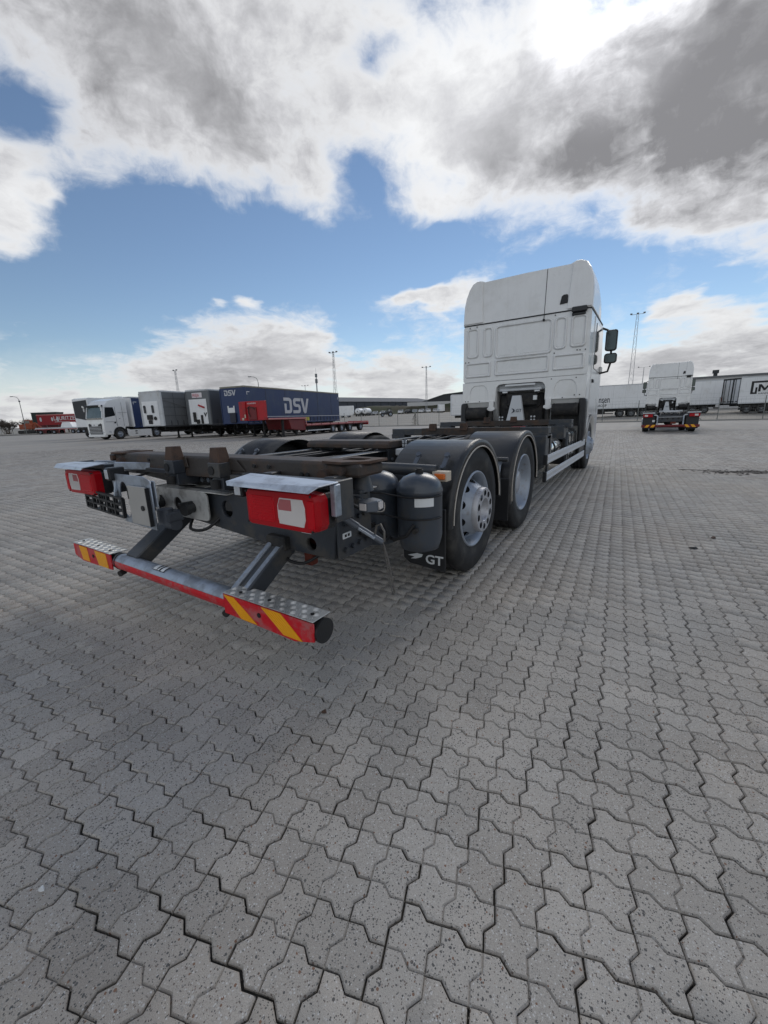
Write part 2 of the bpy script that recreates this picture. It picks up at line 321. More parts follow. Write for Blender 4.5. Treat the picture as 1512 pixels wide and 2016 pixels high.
def ground_mat(name, base, speck=True, far=False):
    m = bpy.data.materials.new(name); m.use_nodes = True; nt = m.node_tree; b = nt.nodes['Principled BSDF']
    N = lambda t, **k: (lambda n: [setattr(n, a, v) for a, v in k.items()] and n or n)(nt.nodes.new(t)); L = nt.links.new
    g = N('ShaderNodeNewGeometry'); pos = g.outputs['Position']
    def nz(s, d, r=.55, v=pos):
        n = N('ShaderNodeTexNoise'); L(v, n.inputs['Vector']); n.inputs['Scale'].default_value = s; n.inputs['Detail'].default_value = d; n.inputs['Roughness'].default_value = r; return n.outputs[0]
    def mr(x, a, b_, lo, hi, k='LINEAR'):
        n = N('ShaderNodeMapRange', interpolation_type=k); L(x, n.inputs['Value'])
        for q, v in (('From Min', a), ('From Max', b_), ('To Min', lo), ('To Max', hi)): n.inputs[q].default_value = v
        return n.outputs[0]
    def mul(a, c):
        n = N('ShaderNodeMath', operation='MULTIPLY')
        for i, v in enumerate((a, c)):
            if isinstance(v, float): n.inputs[i].default_value = v
            else: L(v, n.inputs[i])
        return n.outputs[0]
    tone = mul(mr(nz(.22, 4), .3, .7, .94, 1.06), mr(nz(1.7, 5), .3, .7, .94, 1.06))
    tone = mul(tone, mr(nz(520., 3, .75), .25, .75, .62, 1.38))
    # worn wheel tracks along the rows and a few old dark drips
    mp = N('ShaderNodeMapping'); L(pos, mp.inputs[0]); mp.inputs['Scale'].default_value = (1.5, .10, 1.); mp.inputs['Rotation'].default_value = (0, 0, -.06)
    tone = mul(tone, mr(nz(1.0, 3, .5, mp.outputs[0]), .35, .65, .93, 1.06))
    tone = mul(tone, mr(nz(2.6, 6, .66), .63, .76, 1., .74, 'SMOOTHSTEP'))
    if not far:
        at = N('ShaderNodeAttribute', attribute_name='tone'); oi = N('ShaderNodeObjectInfo')
        ad = N('ShaderNodeMath', operation='ADD'); L(at.outputs['Fac'], ad.inputs[0]); L(oi.outputs['Random'], ad.inputs[1])
        fr = N('ShaderNodeMath', operation='FRACT'); L(ad.outputs[0], fr.inputs[0])
        tone = mul(tone, mr(fr.outputs[0], 0., 1., .885, 1.115))
    mxc = N('ShaderNodeMix', data_type='RGBA'); L(mr(nz(.9, 5), .35, .7, 0., 1.), mxc.inputs['Factor'])
    mxc.inputs['A'].default_value = base+(1,); mxc.inputs['B'].default_value = (base[0]*1.04, base[1]*.985, base[2]*.93, 1)
    col = mxc.outputs['Result']
    vm = N('ShaderNodeVectorMath', operation='SCALE'); L(col, vm.inputs[0]); L(tone, vm.inputs['Scale']); col = vm.outputs[0]
    if speck:
        def pebbles(scale, keep, size, ramp):
            nonlocal col
            v = N('ShaderNodeTexVoronoi'); L(pos, v.inputs['Vector']); v.inputs['Scale'].default_value = scale
            s = N('ShaderNodeSeparateColor'); L(v.outputs['Color'], s.inputs[0])
            sz = mul(s.outputs[1], size)
            lt = N('ShaderNodeMath', operation='LESS_THAN'); L(v.outputs['Distance'], lt.inputs[0]); L(sz, lt.inputs[1])
            gt = N('ShaderNodeMath', operation='LESS_THAN'); L(s.outputs[0], gt.inputs[0]); gt.inputs[1].default_value = keep
            k = mul(lt.outputs[0], gt.outputs[0])
            r = N('ShaderNodeValToRGB'); r.color_ramp.interpolation = 'CONSTANT'; L(s.outputs[2], r.inputs[0])
            el = r.color_ramp.elements
            el[0].position = 0; el[0].color = ramp[0][1]+(1,); el[1].position = ramp[1][0]; el[1].color = ramp[1][1]+(1,)
            for p_, c_ in ramp[2:]: q = el.new(p_); q.color = c_+(1,)
            mm = N('ShaderNodeMix', data_type='RGBA'); L(k, mm.inputs['Factor']); L(col, mm.inputs['A']); L(r.outputs[0], mm.inputs['B']); col = mm.outputs['Result']
        pebbles(140., .32, .52, [(0, (.115, .112, .108)), (.38, (.17, .14, .12)), (.58, (.33, .31, .28)), (.78, (.50, .48, .45)), (.92, (.22, .13, .09))])
        pebbles(270., .55, .60, [(0, (.10, .098, .095)), (.4, (.30, .29, .27)), (.62, (.56, .55, .53)), (.84, (.18, .15, .13))])
    L(col, b.inputs['Base Color']); b.inputs['Roughness'].default_value = .78; b.inputs['Specular IOR Level'].default_value = .35
    bp = N('ShaderNodeBump'); bp.inputs['Strength'].default_value = .55; bp.inputs['Distance'].default_value = .0022; L(nz(330., 3, .7), bp.inputs['Height']); L(bp.outputs[0], b.inputs['Normal'])
    return m
PAVE = (.368, .350, .322)
paverm = ground_mat('concrete_paver', PAVE)
farm = ground_mat('distant_paving', tuple(c*.90 for c in PAVE), speck=False, far=True)
gravelm = ground_mat('pale_gravel', (.27, .255, .225), far=True, speck=False)
grassm = mat('short_rough_grass', (.036, .048, .016), .95, var=.45, scale=.25, dirt=(.052, .040, .024), damt=.62, dscale=.06)
soilm = mat('verge_soil_grass_and_shade', (.062, .056, .040), .95, var=.35, scale=.4)  # soil and grass, darkened to carry the shadow band below the far trailers

# ------------------------------------------------------------------ ground, paving
def hY(y): return min(2.4, max(0., .03*(y-52)))
ground = MB(); ys = [-700, -60, 44.55, 52, 80, 132, 180, 260, 420, 900]; xs = [-900, -300, -160, -88, -40, 0, 40, 120, 700]
gv = [(x, y, (hY(y)-.012) if y > 44 else -.12) for y in ys for x in xs]; nx = len(xs)
gf = [(j*nx+i, j*nx+i+1, (j+1)*nx+i+1, (j+1)*nx+i) for j in range(len(ys)-1) for i in range(nx-1)]
ground.add(gv, gf); tag(ground.build('gravel_ground', gravelm, recalc=False), kind='structure')
TH = R(3.5); CELL = .103; cT, sT = math.cos(TH), math.sin(TH)
RN, RM, RF = 4.2, 10., 30.
BXY = CAM[:2]; viewang = math.atan2(fw.y, fw.x)
YARD = [(-170, -70), (-170, -8), (-117.5, 25.5), (-88, 44.5), (60, 44.5), (60, -70)]
MB().add([(x, y, -.0125) for x, y in YARD], [range(len(YARD))]).build('paving_bed', bedm, recalc=False)
tag(bpy.data.objects['paving_bed'], kind='structure')
# far sheet: everything that the single stones do not cover
me = MB(); A = 96
HALF = R(66)
def yclip(p):
    x, y = p; return (x, min(y, 44.5))
angs = np.linspace(-math.pi, math.pi, A+1); rad = [0.02, 8, RF-.6, 44, 70, 110]
def inyard(x, y): return y < 44.5 and x > -88+(y-44.5)*1.55 - 0 and x < 60
vs, fs = [], []
for a0, a1 in zip(angs[:-1], angs[1:]):
    am = (a0+a1)/2
    for q0, q1 in zip(rad[:-1], rad[1:]):
        if abs(am) < HALF and q1 <= RF-.5: continue
        quad = [(BXY[0]+q*math.cos(viewang+a), BXY[1]+q*math.sin(viewang+a)) for q, a in ((q0, a0), (q1, a0), (q1, a1), (q0, a1))]
        # clip by the straight kerb line and the slanting left edge
        poly = quad
        for (nx_, ny_, c_) in ((0, -1, 44.5), (29.5, -19.0, 29.5*117.5+19*25.5), (-1, 0, 60.)):
            out = []
            for i in range(len(poly)):
                p, q = poly[i], poly[(i+1) % len(poly)]; dp = nx_*p[0]+ny_*p[1]+c_; dq = nx_*q[0]+ny_*q[1]+c_
                if dp >= 0: out.append(p)
                if dp*dq < 0: t = dp/(dp-dq); out.append((p[0]+t*(q[0]-p[0]), p[1]+t*(q[1]-p[1])))
            poly = out
            if len(poly) < 3: break
        if len(poly) >= 3: b0 = len(vs); vs += [(x, y, -.004) for x, y in poly]; fs.append(range(b0, b0+len(poly)))
me.add(vs, fs); tag(me.build('far_paving', farm, recalc=False), kind='structure')

# stone outlines: every cell edge is one zigzag step
K, AMP = .36, .095
def hedge(x, y): return [(x, y), (x+K, y+AMP), (x+1-K, y-AMP)]            # left to right, end point left out
def vedge(x, y): return [(x, y), (x-AMP, y+K), (x+AMP, y+1-K)]            # upwards
def outline(cells_w, cells_h):
    p = []
    for i in range(cells_w): p += hedge(i, 0)
    for j in range(cells_h): p += vedge(cells_w, j)
    for i in reversed(range(cells_w)): p += [(i+1, cells_h)]+hedge(i, cells_h)[:0:-1]
    for j in reversed(range(cells_h)): p += [(0, j+1)]+vedge(0, j)[:0:-1]
    return p
def inset(p, ds):
    n = len(p); out = []
    for i in range(n):
        a, b, c = np.array(p[i-1]), np.array(p[i]), np.array(p[(i+1) % n])
        d0, d1 = ds[i-1], ds[i]
        e0 = (b-a)/np.linalg.norm(b-a); e1 = (c-b)/np.linalg.norm(c-b); n0 = np.array((-e0[1], e0[0])); n1 = np.array((-e1[1], e1[0]))
        cr_ = e0[0]*e1[1]-e0[1]*e1[0]
        q0 = a+n0*d0; q1 = b+n1*d1
        if abs(cr_) < 1e-6: out.append(tuple(b+n0*d0)); continue
        w = q1-q0; t = (w[0]*e1[1]-w[1]*e1[0])/cr_; out.append(tuple(q0+e0*t))
    return out
GAP = .017
def template(w, h, lod):
    """returns verts (cell units for xy, metres for z) and faces"""
    V, F = [], []
    if lod == 2:
        o = inset(outline(w, h), [GAP]*99); V = [(x, y, 0) for x, y in o]; F = [list(range(len(o)))]
        return V, F
    cells = [(i, j) for i in range(w) for j in range(h)]
    for (i, j) in cells:
        p = [(i, j)]; p = hedge(i, j)+vedge(i+1, j)+[(i+1, j+1)]+hedge(i, j+1)[:0:-1]+[(i, j+1)]+vedge(i, j)[:0:-1]
        own = [(j == 0), (i == w-1), (j == h-1), (i == 0)]
        ds = [GAP if own[k//3] else 0. for k in range(12)]
        H = inset(p, ds); T = inset(p, [(GAP if own[k//3] else .0)+(.036 if own[k//3] else .036) for k in range(12)])
        b = len(V); V += [(x, y, -.0052) for x, y in H]+[(x, y, 0) for x, y in T]
        F += [[b+k, b+(k+1) % 12, b+12+(k+1) % 12, b+12+k] for k in range(12)]; F.append([b+12+k for k in range(12)])
        if lod == 0:
            b2 = len(V); V += [(x, y, -.02) for x, y in H]
            F += [[b2+k, b2+(k+1) % 12, b+(k+1) % 12, b+k] for k in range(12) if own[k//3]]
    return V, F
CW, CH = 8, 10
N_ = int(RF/CELL)+4
u0_, v0_ = BXY[0]*cT+BXY[1]*sT, -BXY[0]*sT+BXY[1]*cT
# phase so that seams fall where the photograph shows them
PU, PV = 2.07, -2.72
i0, j0 = int((u0_-PU)/CELL), int((v0_-PV)/CELL)
ii, jj = np.meshgrid(np.arange(i0-N_, i0+N_), np.arange(j0-N_, j0+N_), indexing='ij')
def xyc(i, j): u = PU+i*CELL; v = PV+j*CELL; return u*cT-v*sT, u*sT+v*cT
X, Y = xyc(ii+.5, jj+.5); dx, dy = X-BXY[0], Y-BXY[1]; dist = np.hypot(dx, dy)
ang = np.abs((np.arctan2(dy, dx)-viewang+math.pi) % (2*math.pi)-math.pi)
keep = (dist < RF) & ((ang < HALF-.06) | (dist < 1.6)) & (Y < 44.3)
c4 = (ii+jj) % 4
lu, lv = ii % CW, jj % CH
inH = (c4 == 0) & (lu < CW-1); inV = (c4 == 2) & (lv < CH-1)
single = ((c4 == 0) & (lu == CW-1)) | ((c4 == 1) & (lu == 0)) | ((c4 == 2) & (lv == CH-1)) | ((c4 == 3) & (lv == 0))
def hash2(a, b, s): return (np.sin(a*12.9898+b*78.233+s*37.719)*43758.5453) % 1.0
allV, allF_sizes, allF_idx, tones = [], [], [], []
vbase = 0; indiv = []
rank = []
for kind, mask, (w, h) in ((0, inH, (2, 1)), (1, inV, (1, 2)), (2, single, (1, 1))):
    I, J = ii[mask & keep], jj[mask & keep]; d_ = dist[mask & keep]
    x, y = xyc(I, J); cxm, cym = xyc(I+w/2, J+h/2)
    pc = np.stack([cxm-CAM[0], cym-CAM[1], np.full_like(cxm, -CAM[2])], 1); wz = pc @ np.array(fw); 
    sx_ = FPX*(pc @ np.array(rt))/wz; sy_ = FPX*(pc @ np.array(up))/wz
    infr = (wz > .1) & (np.abs(sx_) < 770) & (np.abs(sy_) < 1020)
    area = np.where(infr, w*h*CAM[2]/np.maximum(wz, .1)**3, 0)
    for k in range(len(I)): 
        if area[k] > 0: rank.append((area[k], kind, int(I[k]), int(J[k])))
rank.sort(reverse=True); chosen = set((k, i, j) for _, k, i, j in rank[:300])
paving = empty('paving', (0, 0, 0)); tag(paving, kind='structure')
def jit(I, J):
    cu, cv = np.floor(I/CW), np.floor(J/CH)
    a = (hash2(cu, cv, 1)-.5)*.006; ox = (hash2(cu, cv, 2)-.5)*.0035; oy = (hash2(cu, cv, 3)-.5)*.0035
    a2 = (hash2(I, J, 4)-.5)*.018; o2x = (hash2(I, J, 5)-.5)*.0035; o2y = (hash2(I, J, 6)-.5)*.0035; z = (hash2(I, J, 7)-.5)*.003
    return cu, cv, a, ox, oy, a2, o2x, o2y, z
for kind, mask, (w, h) in ((0, inH, (2, 1)), (1, inV, (1, 2)), (2, single, (1, 1))):
    T0 = None
    for lod in (0, 1, 2):
        lo, hi = ((0, RN), (RN, RM), (RM, RF+1))[lod]
        mk = mask & keep & (dist >= lo) & (dist < hi); I, J = ii[mk].astype(float), jj[mk].astype(float)
        if not len(I): continue
        tv, tf = template(w, h, lod); tv = np.array(tv)
        L = np.stack([(tv[:, 0]-w/2)*CELL, (tv[:, 1]-h/2)*CELL, tv[:, 2]], 1)
        cu, cv, a, ox, oy, a2, o2x, o2y, zj = jit(I, J)
        # stones of one laid bundle shrink a little towards the bundle's middle so that the seams open up
        mu, mv = (cu+.5)*CW, (cv+.5)*CH; ru, rv = (I+w/2-mu), (J+h/2-mv); sh = .9996
        U = PU+(mu+(ru*np.cos(a)-rv*np.sin(a))*sh)*CELL+ox+o2x; Vv = PV+(mv+(ru*np.sin(a)+rv*np.cos(a))*sh)*CELL+oy+o2y
        rot = a+a2
        sel = np.array([(kind, int(i), int(j)) in chosen for i, j in zip(I, J)])
        if sel.any():
            if T0 is None:
                T0 = bpy.data.meshes.new('paver'); t0v, t0f = template(w, h, 0); T0.from_pydata([((p[0]-w/2)*CELL, (p[1]-h/2)*CELL, p[2]) for p in t0v], [], t0f); T0.materials.append(paverm)
            for k in np.nonzero(sel)[0]:
                o = bpy.data.objects.new('paver', T0); COL.objects.link(o); o.parent = paving
                o.location = (U[k]*cT-Vv[k]*sT, U[k]*sT+Vv[k]*cT, zj[k]); o.rotation_euler = ((hash2(I[k], J[k], 8)-.5)*.02, (hash2(I[k], J[k], 9)-.5)*.02, rot[k]+TH)
        ns = ~sel; U, Vv, rot, zj, I, J = U[ns], Vv[ns], rot[ns], zj[ns], I[ns], J[ns]
        if not len(I): continue
        cr_, sr_ = np.cos(rot)[:, None], np.sin(rot)[:, None]
        uu = U[:, None]+L[None, :, 0]*cr_-L[None, :, 1]*sr_; vv = Vv[:, None]+L[None, :, 0]*sr_+L[None, :, 1]*cr_
        tl = (.02 if lod < 2 else .03)
        z_ = zj[:, None]+L[None, :, 2]+L[None, :, 0]*((hash2(I, J, 8)-.5)*tl)[:, None]+L[None, :, 1]*((hash2(I, J, 9)-.5)*tl)[:, None]
        P = np.stack([uu*cT-vv*sT, uu*sT+vv*cT, z_], 2).reshape(-1, 3)
        fsz = np.array([len(f) for f in tf]); fix = np.concatenate([np.array(f) for f in tf]); nv = len(tv)
        idx = (fix[None, :]+(np.arange(len(I))*nv)[:, None]).ravel()+vbase
        allV.append(P); allF_sizes.append(np.tile(fsz, len(I))); allF_idx.append(idx); tones.append(np.repeat(hash2(I, J, 12), nv)); vbase += len(P)
Vt = np.concatenate(allV).astype(np.float32); Fs = np.concatenate(allF_sizes); Fi = np.concatenate(allF_idx).astype(np.int32)
pm = bpy.data.meshes.new('pavers'); pm.vertices.add(len(Vt)); pm.vertices.foreach_set('co', Vt.ravel()); pm.loops.add(len(Fi)); pm.loops.foreach_set('vertex_index', Fi)
pm.polygons.add(len(Fs)); pm.polygons.foreach_set('loop_start', np.concatenate([[0], np.cumsum(Fs)[:-1]]).astype(np.int32)); pm.polygons.foreach_set('loop_total', Fs.astype(np.int32))
pm.update(calc_edges=True); pm.validate()
ta = pm.attributes.new('tone', 'FLOAT', 'POINT'); ta.data.foreach_set('value', np.concatenate(tones).astype(np.float32))
o = link('pavers', pm, paving, paverm); tag(o, kind='stuff')
# sand grains and little stones lying in the joints close by
gr_ = MB(); gq = random.Random(21)
near = np.argwhere(keep & (dist < 3.2))
for i_, j_ in near:
    for e_ in (0, 1):
        if gq.random() > .55: continue
        for _ in range(gq.randint(1, 4)):
            t_ = gq.random(); zz_ = (t_/K*AMP if t_ < K else (AMP-(t_-K)/(1-2*K)*2*AMP if t_ < 1-K else -AMP+(t_-1+K)/K*AMP))
            a_, b_ = int(ii[i_, j_]), int(jj[i_, j_])
            pu, pv = (a_+t_, b_+zz_) if e_ == 0 else (a_-zz_, b_+t_)
            gx_, gy_ = xyc(pu, pv); gs = gq.uniform(.0010, .0030); h_ = gq.uniform(-.0085, -.003)
            q_ = gq.random()*6.28
            gr_.add([(gx_+gs*math.cos(q_+k_*2.1)*gq.uniform(.7, 1.3), gy_+gs*math.sin(q_+k_*2.1), h_-.003) for k_ in range(3)]+[(gx_, gy_, h_+gs*1.3)], [(0, 1, 3), (1, 2, 3), (2, 0, 3)], 0 if gq.random() < .6 else 1)
o = gr_.build('joint_grit', [mat('dark_grit', (.10, .09, .075), .9, var=.4, scale=60), mat('pale_grit', (.36, .34, .30), .9, var=.3, scale=60)], paving, recalc=False); tag(o, kind='stuff')

# ================================================================== the truck in front
def wheel_tyre(mb, c, r, w, side, n=48, mi=0):
    """tyre with grooves; side=+1 outer face towards +X"""
    h = w/2; ri = r*.585
    prof = [(ri, -h*.86), (r*.70, -h), (r*.90, -h*1.0), (r*.965, -h*.9), (r, -h*.8)]
    for g in (-.45, 0., .45): prof += [(r, h*(g-.06)), (r-.012, h*(g-.05)), (r-.012, h*(g+.05)), (r, h*(g+.06))]
    prof += [(r, h*.8), (r*.965, h*.9), (r*.93, h*.97), (r*.90, h*.985), (r*.895, h*1.0), (r*.74, h*1.0), (r*.73, h*.985), (r*.66, h*.97), (ri, h*.86)]
    mb.lathe(prof, c, (side, 0, 0), n, mi)
def holed_disc(mb, c, side, r0, r1, prof, nh, rh, hw, hh, mi=0, m=24):
    """ring from r0 to r1 with nh holes at radius rh (hw half width in metres, hh half height); prof(r)->axial offset"""
    sx, sy, sz = c
    for k in range(nh):
        a0 = 2*math.pi*k/nh; da = math.pi/nh; inner, outer = [], []
        for q in range(m):
            t = 2*math.pi*q/m; cx, cy = math.cos(t), math.sin(t); inner.append((rh+hh*cy, a0+hw*cx/rh))
            s = max(abs(cx), abs(cy)); bx, by = cx/s, cy/s
            outer.append(((rh+(r1-rh)*by) if by > 0 else (rh+(rh-r0)*by), a0+da*bx))
        def P(r, a): return (sx+side*prof(r), sy+r*math.sin(a), sz+r*math.cos(a))
        def Pd(r, a): return (sx+side*(prof(r)-.018), sy+r*math.sin(a), sz+r*math.cos(a))
        vs = [P(*p) for p in inner]+[P(*p) for p in outer]
        fs = [(q, (q+1) % m, m+(q+1) % m, m+q) for q in range(m)]
        mb.add(vs, fs, mi, True)
def make_wheel(root, x, y, side, style, name='wheel', r=.5, w=.315):
    """x is the plane of the outer sidewall"""
    cx = x-side*w/2; t = MB(); wheel_tyre(t, (cx, y, r), r, w, side)
    W = t.build(name, rubber, root, recalc=False)
    m = MB(); c = (x, y, r)
    if style == 'convex':
        m.lathe([(.305, -.028), (.298, -.008), (.288, -.008), (.280, -.035), (.262, -.06), (.262, -.11), (.255, -.12)], c, (side, 0, 0), 40)
        f = lambda q: -.115+.135*max(0, min(1, (.262-q)/.082))
        holed_disc(m, c, side, .178, .262, f, 10, .228, .040, .025)
        m.build('rim', rimm, W, recalc=True)
        h = MB(); h.lathe([(.178, .018), (.175, .055), (.168, .062)], c, (side, 0, 0), 40); holed_disc(h, c, side, .092, .168, lambda q: .062, 10, .132, .026, .023)
        h.lathe([(.092, .062), (.086, .055), (.086, -.05), (.0, -.05)], c, (side, 0, 0), 32); h.build('hub', hubm, W)
        k = MB(); k.cyl((x-side*.20, y, r), (x-side*.13, y, r), .25, n=28); k.build('brake_drum', chassis2, W)
    elif style == 'deep':
        m.lathe([(.305, -.028), (.298, -.006), (.290, -.006), (.282, -.03), (.266, -.05), (.258, -.19), (.235, -.20)], c, (side, 0, 0), 40)
        holed_disc(m, c, side, .150, .236, lambda q: -.20, 10, .197, .024, .021); m.build('rim', rimm, W)
        h = MB(); h.lathe([(.150, -.20), (.140, -.19), (.125, -.10), (.118, -.07), (.06, -.06), (0, -.06)], c, (side, 0, 0), 32)
        for k in range(10): a = 2*math.pi*k/10; h.cyl((x-side*.2, y+.165*math.sin(a), r+.165*math.cos(a)), (x-side*.165, y+.165*math.sin(a), r+.165*math.cos(a)), .013, n=6)
        h.build('hub', hubm, W)
        t2 = MB(); wheel_tyre(t2, (cx-side*.35, y, r), r, w, side, 32); t2.build('inner_tyre', rubber, W, recalc=False)
    else:
        m.lathe([(.305, -.028), (.298, .0), (.286, .0), (.278, -.03), (.25, -.06), (.20, -.02), (.165, .035), (.13, .05), (.12, .085), (.07, .09), (0, .09)], c, (side, 0, 0), 32)
        for k in range(10): a = 2*math.pi*k/10; m.cyl((x+side*.03, y+.148*math.sin(a), r+.148*math.cos(a)), (x+side*.068, y+.148*math.sin(a), r+.148*math.cos(a)), .014, n=6)
        m.build('rim', rimm, W)
    return W
def make_fender(root, y, side, r=.545, c=.49, x0=.70, x1=1.245, a0=-6, a1=186, flare=True):
    """bent plastic mudguard over a wheel at axle y"""
    n = 30; secs = []
    for k in range(n+1):
        a = R(a0+(a1-a0)*k/n); s, co = math.sin(a), math.cos(a)
        def P(x, q): return (side*x, y-q*co, c+q*s)
        sq = 1-.035*abs(math.sin(2*a))*0
        secs.append([P(x0, r-.006), P(x0, r), P(x1-.05, r), P(x1-.03, r+.008), P(x1, r+.003), P(x1, r-.045), P(x1-.012, r-.045), P(x1-.014, r-.01), P(x1-.05, r-.008)])
    F = MB().loft(secs, smooth=True).build('fender', fendm, root)
    e = MB(); pts = [(side*(x1+.002), y-(r-.047)*math.cos(R(a)), c+(r-.047)*math.sin(R(a))) for a in np.linspace(a0+2, a1-2, 40)]
    e.tube(pts, .0055, 6); e.build('edge_trim', lipm, F)
    return F
def bolts(mb, pts, d, r=.011, h=.012):
    for p in pts: mb.cyl(p, Vector(p)+Vector(d)*h, r, n=6)

# ---------- cab, built once under a truck root and copied for the second truck
def make_cab(root):
    cab = MB()
    side = [(5.70, 1.89), (5.70, 3.03), (7.75, 3.03), (8.0, 1.9), (8.02, .45), (7.5, .45)]+[(6.8+.66*math.cos(R(a)), .5+.66*math.sin(R(a))) for a in range(0, 151, 15)]+[(5.95, 1.10), (5.78, 1.3), (5.70, 1.46)]
    for s in (-1, 1): cab.prism(side, 'yz', s*1.215, s*.485)
    cab.prism([(5.70, 1.89), (5.70, 3.03), (7.75, 3.03), (8.0, 1.9), (8.02, .9), (6.35, .9), (6.3, 1.84)], 'yz', -.483, .483)
    C = cab.build('cab', white, root, bevel=.035, seg=2)
    plate('rear_wall', [rr(-1.222, 1.222, 1.893, 3.028, .05)], .02, MXZ(0, 5.69, 0), white, C, bev=.006)
    low = [(-1.225, 1.465), (-.49, 1.465), (-.49, 1.70), (-.475, 1.76), (-.435, 1.80), (-.37, 1.815), (.37, 1.815), (.435, 1.80), (.475, 1.76), (.49, 1.70), (.49, 1.465), (1.225, 1.465), (1.228, 1.886), (-1.228, 1.886)]
    arch = lambda c: [(c-.20, 1.50), (c+.20, 1.50), (c+.20, 1.66), (c+.165, 1.76), (c+.10, 1.815), (c-.10, 1.815), (c-.165, 1.76), (c-.20, 1.66)]
    plate('lower_rear_wall', [low, arch(-.86), arch(.86)], .022, MXZ(0, 5.678, 0), white, C, bev=.007)
    for s in (-1, 1): MB().prism(arch(s*.86), 'xz', 5.682, 5.70).build('recess_panel', white, C)
    def ring(x0, x1, z0, z1, r, w=.052):
        rg = plate('pressed_panel', [rr(x0, x1, z0, z1, r), rr(x0+w, x1-w, z0+w, z1-w, max(.012, r-w*.7))[::-1]], .05, MXZ(0, 5.68, 0), white, C, bev=.0235)
        plate('panel_field', [rr(x0+w+.012, x1-w-.012, z0+w+.012, z1-w-.012, .02)], .007, MXZ(0, 5.679, 0), white, rg, bev=.003)
    for x0, x1, z0, z1, r in ((-1.15, -.88, 2.38, 2.98, .07), (-.80, -.575, 2.37, 2.97, .08), (-.545, .575, 2.32, 2.965, .08), (.59, .83, 2.37, 2.96, .08), (.88, 1.165, 2.38, 2.955, .07), (-1.165, -.61, 1.985, 2.30, .035), (-.535, .54, 1.985, 2.315, .035), (.60, 1.165, 1.995, 2.295, .035)): ring(x0, x1, z0, z1, r)
    hb = MB()
    for x, z in ((-1.08, 2.99), (-.93, 2.995), (-1.17, 2.31), (-1.1, 2.31), (.62, 2.32), (1.02, 2.335), (1.07, 2.33), (1.16, 2.33), (.60, 2.99), (.60, 1.85), (1.04, 1.845), (1.03, 1.53), (1.12, 1.53), (-1.16, 1.50), (-1.10, 1.50), (-.84, 1.49), (.82, 1.49)): hb.cyl((x, 5.672, z), (x, 5.662, z), .011, n=10)
    hb.build('fastener', black, C)
    # roof fairing
    o = [(-1.22, 3.045), (-1.222, 3.25), (-1.215, 3.42), (-1.185, 3.58), (-1.13, 3.73), (-1.06, 3.835), (-.97, 3.875), (-.88, 3.87), (-.80, 3.835), (0, 3.845), (.80, 3.835), (.88, 3.87), (.97, 3.875), (1.06, 3.835), (1.13, 3.73), (1.185, 3.58), (1.215, 3.42), (1.222, 3.25), (1.22, 3.045)]
    def sec(y, zs, xs, lean): return [(x*xs, y+(z-3.03)*lean, 3.045+(z-3.045)*zs) for x, z in o]
    F = MB().loft([sec(5.665, 1., 1., .10), sec(5.72, 1.01, 1.006, .10), sec(6.6, 1.02, 1.006, .0), sec(7.2, .86, .985, -.12), sec(7.7, .5, .95, -.3), sec(7.95, .06, .93, 0)]).build('roof_fairing', white, C, bevel=.012, seg=2)
    for s in (-1, 1):
        p = [(s*x, z) for x, z in ((.80, 3.06), (.845, 3.835), (.885, 3.868), (.97, 3.868), (1.055, 3.828), (1.122, 3.725), (1.178, 3.578), (1.206, 3.42), (1.214, 3.25), (1.212, 3.06))]
        d = MB(); d.add([(x, 5.635+(z-3.03)*.10, z) for x, z in p]+[(x, 5.70+(z-3.03)*.10, z) for x, z in p], [range(10), range(19, 9, -1)]+[(i, 10+i, 10+(i+1) % 10, (i+1) % 10) for i in range(10)])
        d.build('side_deflector', white, F, bevel=.014, seg=2)
    MB().tube([(.40, 5.745, 3.83), (.40, 5.67, 3.06), (.40, 5.655, 2.96)], .0065, 6).cyl((.40, 5.685, 2.935), (.40, 5.64, 2.935), .022, n=12).build('roof_cable', cable, F)
    v = [(.665, 3.165), (.80, 3.175), (.797, 3.30), (.785, 3.325), (.72, 3.325), (.69, 3.30)]
    MB().add([(x, 5.644+(z-3.03)*.1, z) for x, z in v]+[(x, 5.70+(z-3.03)*.1, z) for x, z in v], [range(6), range(11, 5, -1)]+[(i, 6+i, 6+(i+1) % 6, (i+1) % 6) for i in range(6)]).build('air_intake', black, F, bevel=.006)
    MB().box(-1.215, 1.215, 5.668, 7.6, 3.026, 3.05).build('roof_seal', black, C)
    MB().box(.89, 1.14, 5.60, 5.75, 2.985, 3.075).box(.89, 1.12, 5.64, 5.68, 2.93, 2.985).build('latch_housing', plastic, C, bevel=.012)
    # inside of the tunnel opening
    MB().box(-.482, .482, 5.78, 5.86, 1.68, 1.81).box(-.42, .42, 5.70, 5.78, 1.67, 1.72).build('tunnel_panel', whiteg, C, bevel=.01)
    MB().box(-.30, .30, 5.66, 5.70, 1.765, 1.80).build('label_strip', sticker, C, bevel=.003)
    for x in (-.30, .34): MB().box(x-.05, x+.05, 5.66, 5.70, 1.635, 1.665).build('bracket_plate', sticker, C, bevel=.003)
